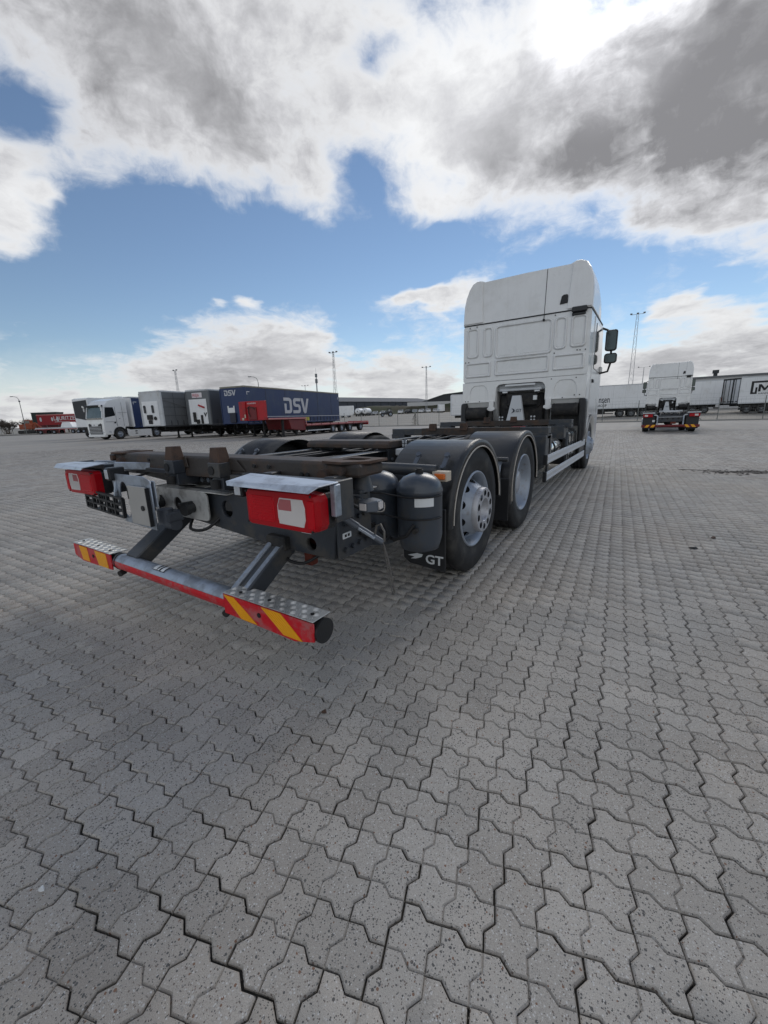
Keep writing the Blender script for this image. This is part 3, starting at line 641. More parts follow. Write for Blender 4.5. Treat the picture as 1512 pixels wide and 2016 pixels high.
    for s in (-1, 1):
        plate('cab_mount', [[(s*.57-.05, 1.49), (s*.57+.05, 1.49), (s*.57+.05, 1.37), (s*.57+.085, 1.35), (s*.57+.085, 1.31), (s*.57+.02, 1.28), (s*.57-.02, 1.28), (s*.57-.085, 1.31), (s*.57-.085, 1.35), (s*.57-.05, 1.37)]], .05, MXZ(0, 5.64, 0), white, C, bev=.006)
        MB().cyl((s*.57, 5.62, 1.28), (s*.57, 5.62, 1.05), .05, n=12).build('cab_spring', chassis2, C)
        MB().prism([(s*1.12, 1.46), (s*1.235, 1.46), (s*1.25, 1.40), (s*1.255, .80), (s*1.22, .62), (s*1.14, .62)], 'xz', 5.62, 5.86).build('cab_mudguard', plastic, C, bevel=.02)
        MB().box(s*.62, s*1.13, 5.75, 6.2, .95, 1.45).build('inner_wheel_arch', chassis2, C)
    MB().cyl((.66, 5.62, 1.27), (1.12, 5.62, 1.27), .115, n=20).cyl((.68, 5.62, 1.27), (.70, 5.62, 1.27), .12, n=20).cyl((1.06, 5.62, 1.27), (1.08, 5.62, 1.27), .12, n=20).build('air_filter_canister', chassis2, C)
    MB().cyl((-1.1, 5.65, 1.25), (-.66, 5.65, 1.25), .12, n=20).build('air_dryer_canister', chassis2, C)
    e = MB().box(-.45, .45, 5.85, 6.9, .7, 1.62).cyl((-.3, 5.8, 1.42), (-.3, 5.95, 1.42), .10, n=14).cyl((.28, 5.8, 1.45), (.28, 5.95, 1.45), .12, n=14).box(-.28, .34, 5.74, 5.86, 1.36, 1.64); e.build('engine_block', chassis2, C, bevel=.03)
    for x, z in ((.30, 1.52),): MB().box(x-.035, x+.035, 5.70, 5.75, z-.045, z+.045).build('sensor_label', sticker, C)
    for x0 in (-.36, .28):
        b = MB()
        for x in (0, .06):
            for z in (1.09, 1.15): b.cyl((x0+x, 5.58, z), (x0+x, 5.56, z), .018, n=8)
        b.build('bolt_head', aluw, C)
    cone = MB(); cone.loft([[(-.20, 5.40, .98), (.19, 5.40, .98), (.17, 5.62, .98), (-.18, 5.62, .98)], [(-.185, 5.41, 1.06), (.175, 5.41, 1.06), (.15, 5.62, 1.06), (-.16, 5.62, 1.06)], [(-.10, 5.50, 1.57), (.065, 5.50, 1.57), (.06, 5.62, 1.57), (-.095, 5.62, 1.57)]])
    K_ = cone.build('tunnel_cover', whiteg, C, bevel=.018, seg=2)
    tilt = MXZ(0, 5.428, 0) @ Matrix.Rotation(R(-9.5), 4, 'X')
    lg = plate_mesh('logo', [[(-.085, .05), (-.03, .028), (-.015, .0), (-.03, -.028), (-.085, -.05), (-.055, -.02), (-.045, .0), (-.055, .02)]], .004, MXZ(0, 5.434, 1.275) @ Matrix.Rotation(R(-9.5), 4, 'X'), navy); link('logo', lg, K_)
    text('lettering', 'GT', .085, MXZ(.005, 5.428, 1.247) @ Matrix.Rotation(R(-9.5), 4, 'X'), navy, K_, off=.0)
    # doors, windows, mirrors, front
    for s in (-1, 1):
        M = MYZ(s*1.219)
        dr = plate('door', [[(6.25, 1.15), (7.55, 1.15), (7.9, 1.9), (7.62, 2.98), (6.25, 2.98)]], .012, M, white, C, bev=.004)
        plate('side_window', [[(6.45, 2.05), (7.74, 2.02), (7.58, 2.88), (6.50, 2.90)]], .010, MYZ(s*1.229), glass, dr, bev=.003)
        MB().box(s*1.222, s*1.25, 6.35, 6.55, 1.78, 1.84).build('door_handle', black, dr, bevel=.008)
        st = MB().box(s*.75, s*1.2, 7.42, 8.0, .40, .46).box(s*.8, s*1.205, 7.5, 8.0, .74, .79); st.build('cab_step', plastic, C, bevel=.01)
        wl = MB(); wl.loft([[(s*x, 6.8+q*math.cos(R(a)), .5+q*math.sin(R(a))) for a in range(-10, 171, 12)]+[(s*x, 6.8+(q-.03)*math.cos(R(a)), .5+(q-.03)*math.sin(R(a))) for a in range(170, -11, -12)] for x, q in ((.85, .60), (1.20, .62), (1.245, .655))], smooth=True)
        wl.build('wheel_arch_trim', white if s > 0 else plastic, C)
        mx = 1.43
        arm = MB().tube([(s*1.20, 7.62, 2.98), (s*1.30, 7.60, 2.93), (s*1.40, 7.58, 2.86), (s*1.42, 7.58, 2.42), (s*1.42, 7.58, 2.22), (s*1.38, 7.59, 2.06), (s*1.21, 7.62, 2.03)], .022, 8); arm.build('mirror_arm', plastic, C)
        def shell(z0, z1, x0, x1):
            h = MB(); h.loft([[(s*x, 7.44, z) for x, z in rr(x0+.012, x1-.012, z0+.012, z1-.012, .05)], [(s*x, 7.46, z) for x, z in rr(x0, x1, z0, z1, .055)], [(s*x, 7.60, z) for x, z in rr(x0+.01, x1-.01, z0+.01, z1-.01, .06)], [(s*x, 7.68, z) for x, z in rr(x0+.06, x1-.06, z0+.05, z1-.05, .03)]], smooth=False)
            q = h.build('mirror_housing', plastic, C); MB().prism([(s*x, z) for x, z in rr(x0+.025, x1-.025, z0+.025, z1-.025, .04)], 'xz', 7.432, 7.44).build('mirror_glass', mirrorg, q)
        shell(2.47, 2.90, 1.30, 1.53); shell(2.215, 2.425, 1.30, 1.55)
        MB().box(s*1.19, s*1.27, 7.55, 7.68, 2.05, 2.17).build('mirror_mount', white, C, bevel=.02)
    plate('windscreen', [[(-1.1, 1.95), (1.1, 1.95), (1.06, 2.95), (-1.06, 2.95)]], .02, Matrix(((1, 0, 0, 0), (0, 0, 1, 7.985-.0), (0, 1, 0, 0), (0, 0, 0, 1))) @ Matrix.Rotation(0, 4, 'X'), wscreen, C)
    gr = MB()
    for z in (.75, .95, 1.15, 1.35, 1.55): gr.box(-.8, .8, 8.02, 8.04, z, z+.12)
    gr.build('grille', black, C, bevel=.01)
    return C

truck = empty('swap_body_truck'); tag(truck, 'white high-roof truck with bare grey container chassis standing nearest on the paving', 'truck', 'white swap body trucks')
cabA = make_cab(truck)
# --- frame
fr = MB()
for s in (-1, 1):
    x = s*.40
    fr.prism([(x-s*.04, .66), (x+s*.045, .66), (x+s*.045, .672), (x-s*.03, .672), (x-s*.03, .938), (x+s*.045, .938), (x+s*.045, .95), (x-s*.04, .95)], 'xz', -1.38, 7.4)
for y in (-1.1, -.35, .6, 1.0, 2.1, 3.1, 4.2, 5.1): fr.box(-.37, .37, y-.05, y+.05, .70, .90)
FRM = fr.build('frame_rails', chassis, truck, bevel=.004)
cl = MB(); rnd = random.Random(3)
for k in range(46):
    x = rnd.uniform(-.34, .34); y = rnd.uniform(-1.2, 4.9); z = rnd.uniform(.74, .92); a, b, c = rnd.uniform(.03, .11), rnd.uniform(.04, .2), rnd.uniform(.02, .06)
    if k % 3: cl.box(x-a, x+a, y-b, y+b, z-c, z+c*.6)
    else: cl.cyl((x, y, z-.05), (x, y, z+.03), rnd.uniform(.03, .07), n=10)
cl.build('air_valve_block', chassis2, FRM, bevel=.006)
ho = MB()
for k in range(11):
    x0 = rnd.uniform(-.3, .3); pts = [(x0+rnd.uniform(-.06, .06), y, .90+rnd.uniform(-.03, .05)) for y in np.arange(-1.2, 5.2, .55)]
    q = []
    for a, b in zip(pts[:-1], pts[1:]): q += [Vector(a).lerp(Vector(b), t) for t in (0, .33, .66)]
    ho.tube(q, rnd.choice((.008, .011, .014)), 6)
ho.build('air_line', cable, FRM)
dp = MB()
for y in (.0, 1.4): dp.cyl((-1.0, y, .5), (1.0, y, .5), .075, n=14).lathe([(.0, -.2), (.17, -.16), (.21, 0), (.17, .16), (0, .2)], (0, y, .5), (1, 0, 0), 18)
dp.cyl((0, 1.4, .52), (0, 5.6, .72), .06, n=12); dp.build('axle', chassis2, truck)
ab = MB()
for y in (-.42, .42, 1.0, 1.82):
    for s in (-1, 1): ab.lathe([(.0, 0), (.11, .0), (.135, .05), (.12, .10), (.135, .15), (.11, .22), (0, .22)], (s*.52, y, .46), (0, 0, 1), 18)
ab.build('air_bellows', rubber, truck)
# --- wheels, fenders
for s in (-1, 1):
    make_wheel(truck, s*1.235, 0, s, 'convex'); make_wheel(truck, s*1.235, 1.415, s, 'deep'); make_wheel(truck, s*1.215, 6.80, s, 'front', r=.5)
    f1 = make_fender(truck, 0.02, s, a0=-3, a1=178); f2 = make_fender(truck, 1.42, s, r=.55, a0=-14, a1=182)
    for F, y0, dz in ((f1, .02, 0), (f2, 1.42, 0)):
        for xx, aa in ((.90, 47), (1.13, 47)) if F is f1 else ((1.12, 22),):
            a = R(aa); b = MB(); q0, q1 = .548, .572
            cyy, czz = y0-q1*math.cos(a), .49+q1*math.sin(a)
            tdir = Vector((0, math.sin(a), math.cos(a))); nn = Vector((0, -math.cos(a), math.sin(a)))
            p = Vector((s*xx, cyy, czz)); b.beam(p-tdir*.06, p+tdir*.06, .034, .010, upv=nn); b.cyl(p+tdir*.055-nn*.01, p+tdir*.055+nn*.014, .021, n=12); b.cyl(p-tdir*.055-nn*.01, p-tdir*.055+nn*.014, .018, n=12)
            b.build('fender_clamp', hookm if F is f1 else galv, F, bevel=.002)
    # tube stays
    MB().tube([(s*.45, -.75, .78), (s*.55, -.80, .86), (s*.66, -.78, .895), (s*.76, -.66, .885), (s*.95, -.56, .87), (s*1.14, -.53, .862)], .041, 12).build('fender_stay', chassis, truck)
    MB().cyl((s*.5, .86, .80), (s*1.22, .84, .80), .022, n=10).build('fender_stay', rusted if False else chassis, truck)
    MB().prism([(s*.91, .235), (s*.96, .20), (s*1.24, .175), (s*1.24, .62), (s*.91, .62)], 'xz', -.60, -.585).build('mudflap', plastic, truck, bevel=.006)
    MB().box(s*.86, s*1.24, .84, .852, .20, .62).build('mudflap', plastic, truck, bevel=.006)
flapz = .20
text('lettering', 'GT', .092, MXZ(1.09, -.604, .224), sticker, truck, off=.0015, sx=1.1)
plate('logo_swoosh', [[(.95, .262), (1.025, .286), (1.07, .282), (1.06, .262), (1.015, .244), (.975, .239), (1.005, .258)]], .004, MXZ(0, -.604, 0), sticker, truck)
mk = MB().box(1.13, 1.235, -.575, -.50, .80, .865); mk.build('marker_bracket', cream, truck, bevel=.003)
plate('side_marker_lamp', [rr(1.15, 1.225, .815, .853, .006)], .02, MXZ(0, -.58, 0), orange, truck, bev=.004)
MB().tube([(1.20, -.56, .83), (1.16, -.52, .78), (1.15, -.50, .66), (1.13, -.50, .60)], .016, 8).build('fender_hose', chassis2, truck)
# --- air tanks
for x, y in ((1.155, -.80), (.845, -.80)):
    r = .141; T = MB(); T.lathe([(0, .885), (.05, .883), (.10, .863), (.128, .833), (r, .795), (r, .793), (r+.003, .787), (r+.003, .772), (r, .769), (r, .50), (r-.01, .455), (.12, .415), (.07, .395), (0, .39)], (x, y, 0), (0, 0, 1), 40)
    tk = T.build('air_tank', tankm, truck)
    MB().cyl((x, y, .88), (x, y, .905), .026, n=10).cyl((x, y, .90), (x, y, .915), .018, n=6).build('tank_plug', chassis2, tk)
    MB().cyl((x+.05, y-r+.006, .56), (x+.055, y-r-.03, .56), .017, n=8).build('drain_valve', chassis2, tk)
    if x > 1:
        pts = [(x+(r+.0022)*math.sin(R(a)), y-(r+.0022)*math.cos(R(a))) for a in range(16, 70, 6)]
        lb = MB(); lb.add([(px, py, .70) for px, py in pts]+[(px, py, .755) for px, py in pts], [(i, i+1, len(pts)+i+1, len(pts)+i) for i in range(len(pts)-1)]); lb.build('white_label', sticker, tk, recalc=False)
for z in (.765, .63):
    st = MB(); pts = [(.70, -.84, z+.01)]+[(.865+.145*math.sin(R(a)), -.79-.145*math.cos(R(a)), z) for a in range(-40, 31, 10)]+[(1.155+.145*math.sin(R(a)), -.80-.145*math.cos(R(a)), z-.008) for a in range(-20, 95, 10)]
    st.tube(pts, .0055, 6); st.build('tank_strap', chassis2, truck)
MB().tube([(1.20, -.955, .60), (1.16, -.985, .53), (1.08, -.99, .50), (1.0, -.97, .51), (.95, -.95, .53)], .012, 8).build('air_hose', cable, truck)
# --- rear swap-body beam with end castings and guide cones
rb = MB(); rb.prism([(-1.50, .895), (-1.50, .915), (-1.485, 1.01), (-1.47, 1.022), (-1.30, 1.022), (-1.285, 1.01), (-1.285, .895)], 'yz', -1.12, 1.02)
for s in (-1, 1): rb.prism([(s*.16, 1.018), (s*.34, 1.018), (s*.42, .95), (s*.14, .95)], 'xz', -1.506, -1.499)
RB = rb.build('container_beam', rust, truck, bevel=.006)
for s in (-1, 1):
    plate('twist_lock_plate', [[(s*1.0, -1.50), (s*1.14, -1.52), (s*1.235, -1.44), (s*1.235, -1.28), (s*1.02, -1.26)], rr(min(s*1.05, s*1.18), max(s*1.05, s*1.18), -1.42, -1.33, .02)[::-1]], .012, MXY(0, 0, 1.022), rusty, RB)
    e = MB().box(s*1.02, s*1.225, -1.50, -1.30, .955, 1.015); e.build('end_casting', rust, RB, bevel=.012)
    c = MB().cyl((s*1.13, -1.50, .985), (s*1.13, -1.525, .985), .02, n=12).cyl((s*1.02, -1.46, .955), (s*1.02, -1.53, .955), .035, n=14); c.build('lock_pin', rusty, RB)
    c = MB().cyl((s*1.13, -1.36, .96), (s*1.13, -1.36, .87), .035, .06, n=14).box(s*.98, s*1.17, -1.43, -1.28, .862, .882); c.build('support_foot', chassis, RB, bevel=.004)
    cn = MB().loft([[(s*.235+x*q, -1.535+y*q, z) for x, y in ((-1, -.75), (1, -.75), (1, .9), (-1, .9))] for q, z in ((.049, 1.0), (.046, 1.03), (.038, 1.085))]); cn.build('guide_cone', rusty, RB, bevel=.006)
    g = MB().box(s*.235-.052, s*.235+.052, -1.58, -1.50, .915, 1.0).box(s*.235-.045, s*.235+.05, -1.56, -1.40, .84, .915); gb = g.build('cone_bracket', chassis, RB, bevel=.004)
    MB().cyl((s*.235-.02, -1.579, .955), (s*.235-.02, -1.586, .955), .026, n=14).build('bracket_hole', chassis2, gb)
    MB().cyl((s*.235, -1.575, .90), (s*.235, -1.575, .85), .03, n=12).build('cone_bolt', chassis2, gb)
sl_ = MB()
for x in (-.62, -.25, .50, .62, .86, .90): sl_.cyl((x, -1.501, .985 if abs(x) < .8 else .955), (x, -1.51, .985 if abs(x) < .8 else .955), .012, n=8)
sl_.build('beam_bolt', chassis2, RB)
ms = MB().box(.35, .80, -1.56, -1.34, .905, .935).box(.45, .58, -1.555, -1.50, .935, .95).box(-.95, -.40, -1.52, -1.34, .90, .93); ms.build('beam_mount', chassis, truck, bevel=.004)
for s in (-1, 1):
    H = [[(s*.30, .78), (s*1.16, .855), (s*1.16, .935), (s*.30, .935)][::s]]+[circ(s*x, z, .028, 12, .02)[::-1] for x, z in ((.55, .895), (.72, .90), (.88, .905), (1.03, .908))]
    plate('perforated_outrigger', H, .012, MXZ(0, -1.36, 0), chassis, truck)
mb_ = MB().box(-.36, .30, -1.40, -1.30, .82, .90); MBk = mb_.build('beam_carrier', chassis2, truck, bevel=.005)
b = MB(); bolts(b, [(x, -1.40, .86+.012*x) for x in (-.29, -.22, -.155, -.085, -.02, .05, .12)], (0, -1, 0), .017, .016); b.build('bolt', galv, MBk)
# --- other swap-body beams
sd = MB(); sd.prism([(-.10, .965), (-.10, 1.0), (-.06, 1.028), (.16, 1.028), (.20, 1.0), (.20, .965)], 'yz', -.45, .48); SD = sd.build('saddle_beam', rust, truck, bevel=.006)
ss = MB()
for s in (-1, 1): ss.box(s*.38-.05, s*.38+.05, -.03, .14, .86, .97).box(s*.43, s*.45, -.05, .16, .74, .965)
ss.build('saddle_bracket', chassis, SD, bevel=.004)
b = MB(); bolts(b, [(s*.455, y, z) for s in (1,) for y in (0., .1) for z in (.80, .87)], (1, 0, 0), .014, .014); b.build('saddle_bolt', galv, SD)
def cross(y, z, xh, cones, h=.10, wd=.18):
    B_ = MB().box(-xh, xh, y-wd/2, y+wd/2, z-h, z).build('container_beam', chassis, truck, bevel=.006)
    MB().box(-xh*.55, xh*.7, y-wd/2-.006, y+wd/2+.003, z-h-.004, z+.004).build('rust_sleeve', rust, B_, bevel=.004)
    for x in cones:
        MB().loft([[(x+a*q, y-.08+b*q, zz) for a, b in ((-1, -.7), (1, -.7), (1, .7), (-1, .7))] for q, zz in ((.06, z-.03), (.054, z+.01), (.048, z+.07))]).build('guide_cone', rusty, B_, bevel=.005)
    for s in (-1, 1):
        MB().box(s*(xh-.24), s*xh, y-.11, y+.11, z-h-.05, z-h+.02).build('beam_end_plate', chassis, B_, bevel=.004)
        MB().box(s*.42, s*.5, y-.16, y+.16, .70, z-h).build('beam_bracket', chassis, B_, bevel=.004)
cross(2.75, 1.035, 1.2, (-.47, .03)); cross(4.55, 1.095, 1.2, (-.25, .24), .085)
MB().box(.62, 1.2, 2.55, 2.95, .55, .93).box(.9, 1.12, 4.3, 4.7, .72, 1.0).build('beam_side_bracket', chassis, truck, bevel=.01)
wl = MB().box(.50, .56, .10, .16, .965, 1.03).box(.43, .52, .13, .15, .95, .985); WL = wl.build('frame_work_lamp', plastic, truck, bevel=.008)
for a in (.0, .028):
    for c in (.0, .03): MB().box(.504+a, .526+a, .094, .099, .969+c, .994+c).build('lamp_lens', glassl, WL, bevel=.002)
MB().box(.5, .62, -.02, .25, .90, .96).build('cover_plate', whiteg, truck, bevel=.01)
# --- coupling cross member with sockets
cm_ = plate('rear_cross_member', [[(-.52, .62), (.62, .52), (1.02, .515), (1.05, .86), (.62, .84), (-.52, .80)], circ(.165, .70, .052, 16)[::-1], circ(.86, .575, .035, 14)[::-1]], .03, MXZ(0, -1.46, 0), chassis, truck, bev=.004)
MB().box(-.5, .62, -1.44, -1.30, .60, .63).box(-.5, .6, -1.44, -1.25, .79, .805).box(.62, 1.03, -1.44, -1.20, .515, .53).build('cross_member_flange', chassis2, cm_, bevel=.004)
sp = MB().box(1.035, 1.05, -1.47, -1.18, .515, .865); SPL = sp.build('corner_plate', chassis, truck, bevel=.003)
b = MB(); bolts(b, [(1.05, y, z) for y, z in ((-1.42, .56), (-1.36, .565), (-1.30, .57), (-1.24, .575), (-1.42, .70), (-1.36, .71), (-1.30, .715), (-1.25, .72), (-1.42, .79))], (1, 0, 0), .015, .016); b.build('bolt', chassis, SPL)
plate('type_label', [rr(-1.44, -1.37, .62, .65, .003)], .003, MYZ(1.052), sticker, SPL)
lbm = plate('type_label', [rr(.80, .87, .635, .67, .003)], .003, MXZ(0, -1.478, 0), sticker, cm_)
for x in (.815, .84): MB().box(x, x+.018, -1.4815, -1.4795, .645, .66).build('label_print', black, lbm)
for k, y in enumerate((-1.425, -1.40)): MB().box(1.0535, 1.0545, y, y+.016, .628, .642).build('label_print', black, lbm)
al = plate('coupling_plate', [rr(-.56, .04, .615, .80, .035), circ(-.30, .70, .048, 18)[::-1]], .008, MXZ(0, -1.515, 0), alu, truck)
plate('coupling_shelf', [[(-.58, 0), (.24, 0), (.27, .15), (-.50, .17)], circ(-.30, .085, .10, 18, .035)[::-1], circ(-.03, .085, .09, 18, .035)[::-1], circ(.16, .085, .06, 18, .03)[::-1]], .006, Matrix.Translation((0, -1.518, .803)) @ Matrix.Rotation(R(5), 4, 'X'), alu, truck)
for x, z, r, tl in ((-.13, .695, .036, .06), (-.50, .70, .042, .06)):
    s_ = MB().cyl((x, -1.50, z), (x+.01, -1.50-tl, z-.005), r, r*.85, n=18).cyl((x+.01, -1.50-tl, z-.005), (x+.014, -1.53-tl, z-.006), r*1.08, n=18).box(x-.012, x+.012, -1.55-tl, -1.52, z+r*.7, z+r*1.15); s_.build('trailer_socket', plastic, truck, bevel=.003)
MB().tube([(-.46, -1.56, .75), (-.42, -1.60, .70), (-.40, -1.60, .65), (-.38, -1.58, .63)], .012, 6).build('socket_handle', alu, truck)
hk = MB().box(-.385, -.265, -1.62, -1.50, .59, .66).cyl((-.325, -1.60, .58), (-.325, -1.60, .68), .05, n=14).cyl((-.37, -1.56, .57), (-.28, -1.56, .57), .042, n=12); hk.build('tow_hook', hookm, truck, bevel=.012)
MB().box(.62, .86, -1.42, -1.15, .60, .66).box(.55, .70, -1.52, -1.40, .52, .60).build('hinge_bracket', chassis2, truck, bevel=.008)
MB().loft([[(.70, -1.36, .50), (.80, -1.36, .50), (.80, -1.22, .50), (.70, -1.22, .50)], [(.74, -1.34, .60), (.86, -1.34, .60), (.86, -1.18, .60), (.74, -1.18, .60)]]).box(.72, .78, -1.40, -1.34, .41, .52).build('tow_bracket', rusted, truck, bevel=.008)
# --- lamps
def lamp_unit(s):
    # lamp runs from x .79 (inner) to 1.235 (outer)
    X = lambda x: s*x
    O = [(.79, .775), (.81, .765), (1.18, .762), (1.225, .775), (1.238, .80), (1.238, .905), (1.225, .928), (1.18, .935), (.81, .93), (.79, .915)]
    hs = MB().loft([[(X(x), -1.70, z) for x, z in O], [(X(x), -1.745, z) for x, z in O]]).box(X(.72), X(1.0), -1.70, -1.60, .775, .915); LH = hs.build('tail_lamp', plastic, truck, bevel=.004)
    def sc_(q, y, dx=0): cx, cz = 1.012, .848; return [(X(cx+(x-cx)*q), y, cz+(z-cz)*q) for x, z in O]
    MB().loft([sc_(1.0, -1.745), sc_(1.0, -1.79), sc_(.97, -1.803), sc_(.93, -1.807)]).build('lamp_lens', redlens, LH, bevel=.004)
    q = [(x+.055, z) for x, z in ((.955, .79), (.95, .82), (.95, .87), (.965, .905), (1.10, .905), (1.112, .87), (1.112, .82), (1.10, .787))]
    MB().prism([(X(x), z) for x, z in q], 'xz', -1.80, -1.8095).build('reverse_lens', clearlens, LH, bevel=.0015)
    MB().prism([(X(x+.055), z) for x, z in ((.957, .852), (.957, .875), (.97, .900), (1.035, .900), (1.035, .852))], 'xz', -1.80, -1.8115).build('indicator_lens', pinklens, LH, bevel=.001)
    MB().prism([(X(x), z) for x, z in rr(1.178, 1.218, .785, .905, .012)], 'xz', -1.79, -1.8105).build('brake_cell', redlens2, LH, bevel=.002)
    for k in range(9): MB().box(min(X(.83), X(.975)), max(X(.83), X(.975)), -1.8115, -1.809, .800+k*.0115, .8035+k*.0115).build('lens_rib', redlens2, LH)
    for x_, z_ in ((.802, .918), (.802, .778), (1.20, .922), (1.20, .775)): MB().cyl((X(x_), -1.79, z_), (X(x_), -1.8085, z_), .0055, n=8).build('lens_screw', chassis2, LH)
    MB().prism([(X(x), z) for x, z in rr(.815, .985, .79, .905, .015)], 'xz', -1.79, -1.8095).build('tail_cell', redlens2, LH, bevel=.002)
    sh = MB(); sh.add([(X(.735), -1.715, .985), (X(1.275), -1.715, .975), (X(1.27), -1.83, .972), (X(.745), -1.865, .968), (X(1.245), -1.862, .945), (X(.76), -1.872, .948), (X(.735), -1.715, .979), (X(1.275), -1.715, .969), (X(1.27), -1.83, .966), (X(.745), -1.86, .962)],
                     [(0, 1, 2, 3), (3, 2, 4, 5), (6, 9, 8, 7), (0, 6, 7, 1), (1, 7, 8, 2), (0, 3, 9, 6), (9, 5, 4, 8), (3, 5, 9), (2, 8, 4)])
    sh.build('lamp_hood', galvw, truck, bevel=.002)
    hb_ = MB().box(X(.80), X(1.22), -1.72, -1.62, .935, .968).box(X(1.245), X(1.262), -1.72, -1.60, .80, .975); hb_.build('lamp_bracket', chassis, truck, bevel=.004)
    if s > 0: MB().box(1.246, 1.275, -1.74, -1.70, .83, .965).build('side_strip', galv, truck, bevel=.004)
    MB().beam((X(.78), -1.66, .955), (X(.60), -1.40, .93), .05, .05).beam((X(1.15), -1.63, .95), (X(1.08), -1.40, .93), .05, .05).build('lamp_arm', galv if s < 0 else chassis, truck, bevel=.004)
    # small work lamp
    wx = .735 if s > 0 else .575
    W_ = MB().box(X(wx-.028), X(wx+.03), -1.80, -1.70, .882, .965).box(X(wx-.01), X(wx+.02), -1.72, -1.68, .84, .89).build('reversing_lamp', plastic, truck, bevel=.009, seg=2)
    MB().box(X(wx-.02), X(wx+.022), -1.806, -1.80, .892, .953).build('lamp_lens', glassl, W_, bevel=.003)
lamp_unit(1); lamp_unit(-1)
# marker lamp on the right edge
MZ = Matrix.Translation((.03, 0, -.03))
ml = MB().beam((1.08, -1.44, .84), (1.16, -1.42, .83), .04, .03).beam((1.15, -1.44, .835), (1.19, -1.38, .81), .04, .03); ml.build('marker_arm', chassis, truck, bevel=.004)
def mv(L_): return [tuple(MZ @ Vector(p)) for p in L_]
ml = MB().loft([mv([(1.15, -1.46, .865), (1.20, -1.46, .86), (1.20, -1.46, .815), (1.15, -1.46, .82)]), mv([(1.145, -1.40, .87), (1.225, -1.41, .865), (1.225, -1.41, .81), (1.145, -1.40, .815)]), mv([(1.15, -1.345, .865), (1.215, -1.355, .86), (1.215, -1.355, .815), (1.15, -1.345, .82)])]); MLm = ml.build('double_marker_lamp', hookm, truck, bevel=.004)
MB().box(1.186, 1.225, -1.466, -1.459, .793, .827).build('lamp_lens', clearlens, MLm, bevel=.002)
plate('lamp_lens', [[(-.025, -.018), (.025, -.018), (.025, .018), (-.025, .018)]], .006, Matrix.Translation((1.252, -1.378, .808)) @ Matrix.Rotation(R(12), 4, 'Z') @ MYZ(), clearlens, MLm)
# cables and hoses hanging about the rear end
for pts, r_ in (([(.30, -1.40, .80), (.42, -1.50, .74), (.55, -1.50, .70), (.70, -1.50, .76), (.82, -1.45, .84)], .008),
                ([(-.50, -1.45, .66), (-.40, -1.38, .58), (-.20, -1.36, .56), (.05, -1.38, .60), (.20, -1.42, .64)], .010),
                ([(.62, -1.44, .52), (.70, -1.50, .47), (.78, -1.46, .45), (.86, -1.40, .50)], .009),
                ([(1.06, -1.38, .80), (1.10, -1.28, .74), (1.09, -1.12, .70), (1.02, -1.0, .72)], .009),
                ([(1.06, -1.30, .62), (1.10, -1.16, .55), (1.06, -1.02, .52), (.98, -.95, .58)], .011),
                ([(-.92, -1.66, .90), (-.80, -1.55, .86), (-.62, -1.45, .90), (-.45, -1.38, .86)], .008),
                ([(.93, -1.66, .82), (.97, -1.56, .76), (1.0, -1.50, .80)], .008),
                ([(-.20, -1.48, .62), (-.12, -1.56, .56), (.02, -1.54, .57), (.08, -1.46, .64)], .010)):
    q = []
    for i in range(len(pts)-1):
        a_, b_ = Vector(pts[i]), Vector(pts[i+1])
        pa_ = Vector(pts[max(i-1, 0)]); pb_ = Vector(pts[min(i+2, len(pts)-1)])
        for t in np.linspace(0, 1, 6)[:-1]: q.append(.5*((2*a_)+(b_-pa_)*t+(2*pa_-5*a_+4*b_-pb_)*t*t+(3*a_-pa_-3*b_+pb_)*t**3))
    MB().tube(q+[Vector(pts[-1])], r_, 7).build('air_hose', cable, truck)
# pipe stub with cable loop on the right
pa, pb = Vector((1.05, -1.42, .73)), Vector((1.225, -1.33, .60))
d_ = (pb-pa)
MB().cyl(pa, pa+d_*.35, .02, n=10).cyl(pa+d_*.35, pb, .016, n=10).build('release_lever', hookm, truck)
MB().beam(pa+d_*.38, pa+d_*.8, .05, .012).build('lever_plate', galv, truck, bevel=.002)
MB().tube([pa+d_*.8+Vector((0, 0, .02)), pa+d_*.85+Vector((.0, .0, .07)), pa+d_*.95+Vector((0, 0, .09)), pb+Vector((.01, 0, .06)), pb+Vector((.01, 0, .01)), pb+Vector((-.01, 0, -.01))], .006, 6).build('lever_loop', wire, truck)
MB().tube([pb, pb+Vector((.02, .01, -.08)), pb+Vector((.035, .02, -.19)), pb+Vector((.05, .02, -.27)), pb+Vector((.04, .02, -.29)), pb+Vector((.03, .02, -.26)), pb+Vector((.01, .02, -.13)), pb+Vector((-.01, .02, -.02))], .0035, 6).build('wire_loop', wire, truck)
# --- number plate bracket and black mesh panel on the left
plate('plate_bracket', [[(-.50, .615), (-.12, .60), (-.12, .90), (-.20, .925), (-.60, .925), (-.58, .80)], circ(-.455, .765, .062, 24, .115)[::-1], circ(-.395, .655, .020, 14, .03)[::-1]], .008, Matrix.Translation((0, -1.765, 0)) @ MXZ(), galv, truck, bev=.001)
MB().box(-.24, -.105, -1.75, -1.742, .74, .90).build('bracket_fold', galv, truck, bevel=.01)
npl = plate('number_plate', [rr(-.365, -.145, .625, .865, .012)], .010, Matrix.Translation((0, -1.785, 0)) @ MXZ(), plateM, truck, bev=.002)
MB().cyl((-.20, -1.79, .735), (-.20, -1.797, .735), .016, n=14).build('plate_screw', black, npl)
MB().box(-.365, -.357, -1.792, -1.785, .78, .85).box(-.147, -.139, -1.792, -1.77, .625, .86).build('plate_edge', black, npl)
g = MB(); M_ = Matrix.Translation((-.71, -1.79, .725)) @ Matrix.Rotation(R(3), 4, 'Y'); gx, gz = .26, .062
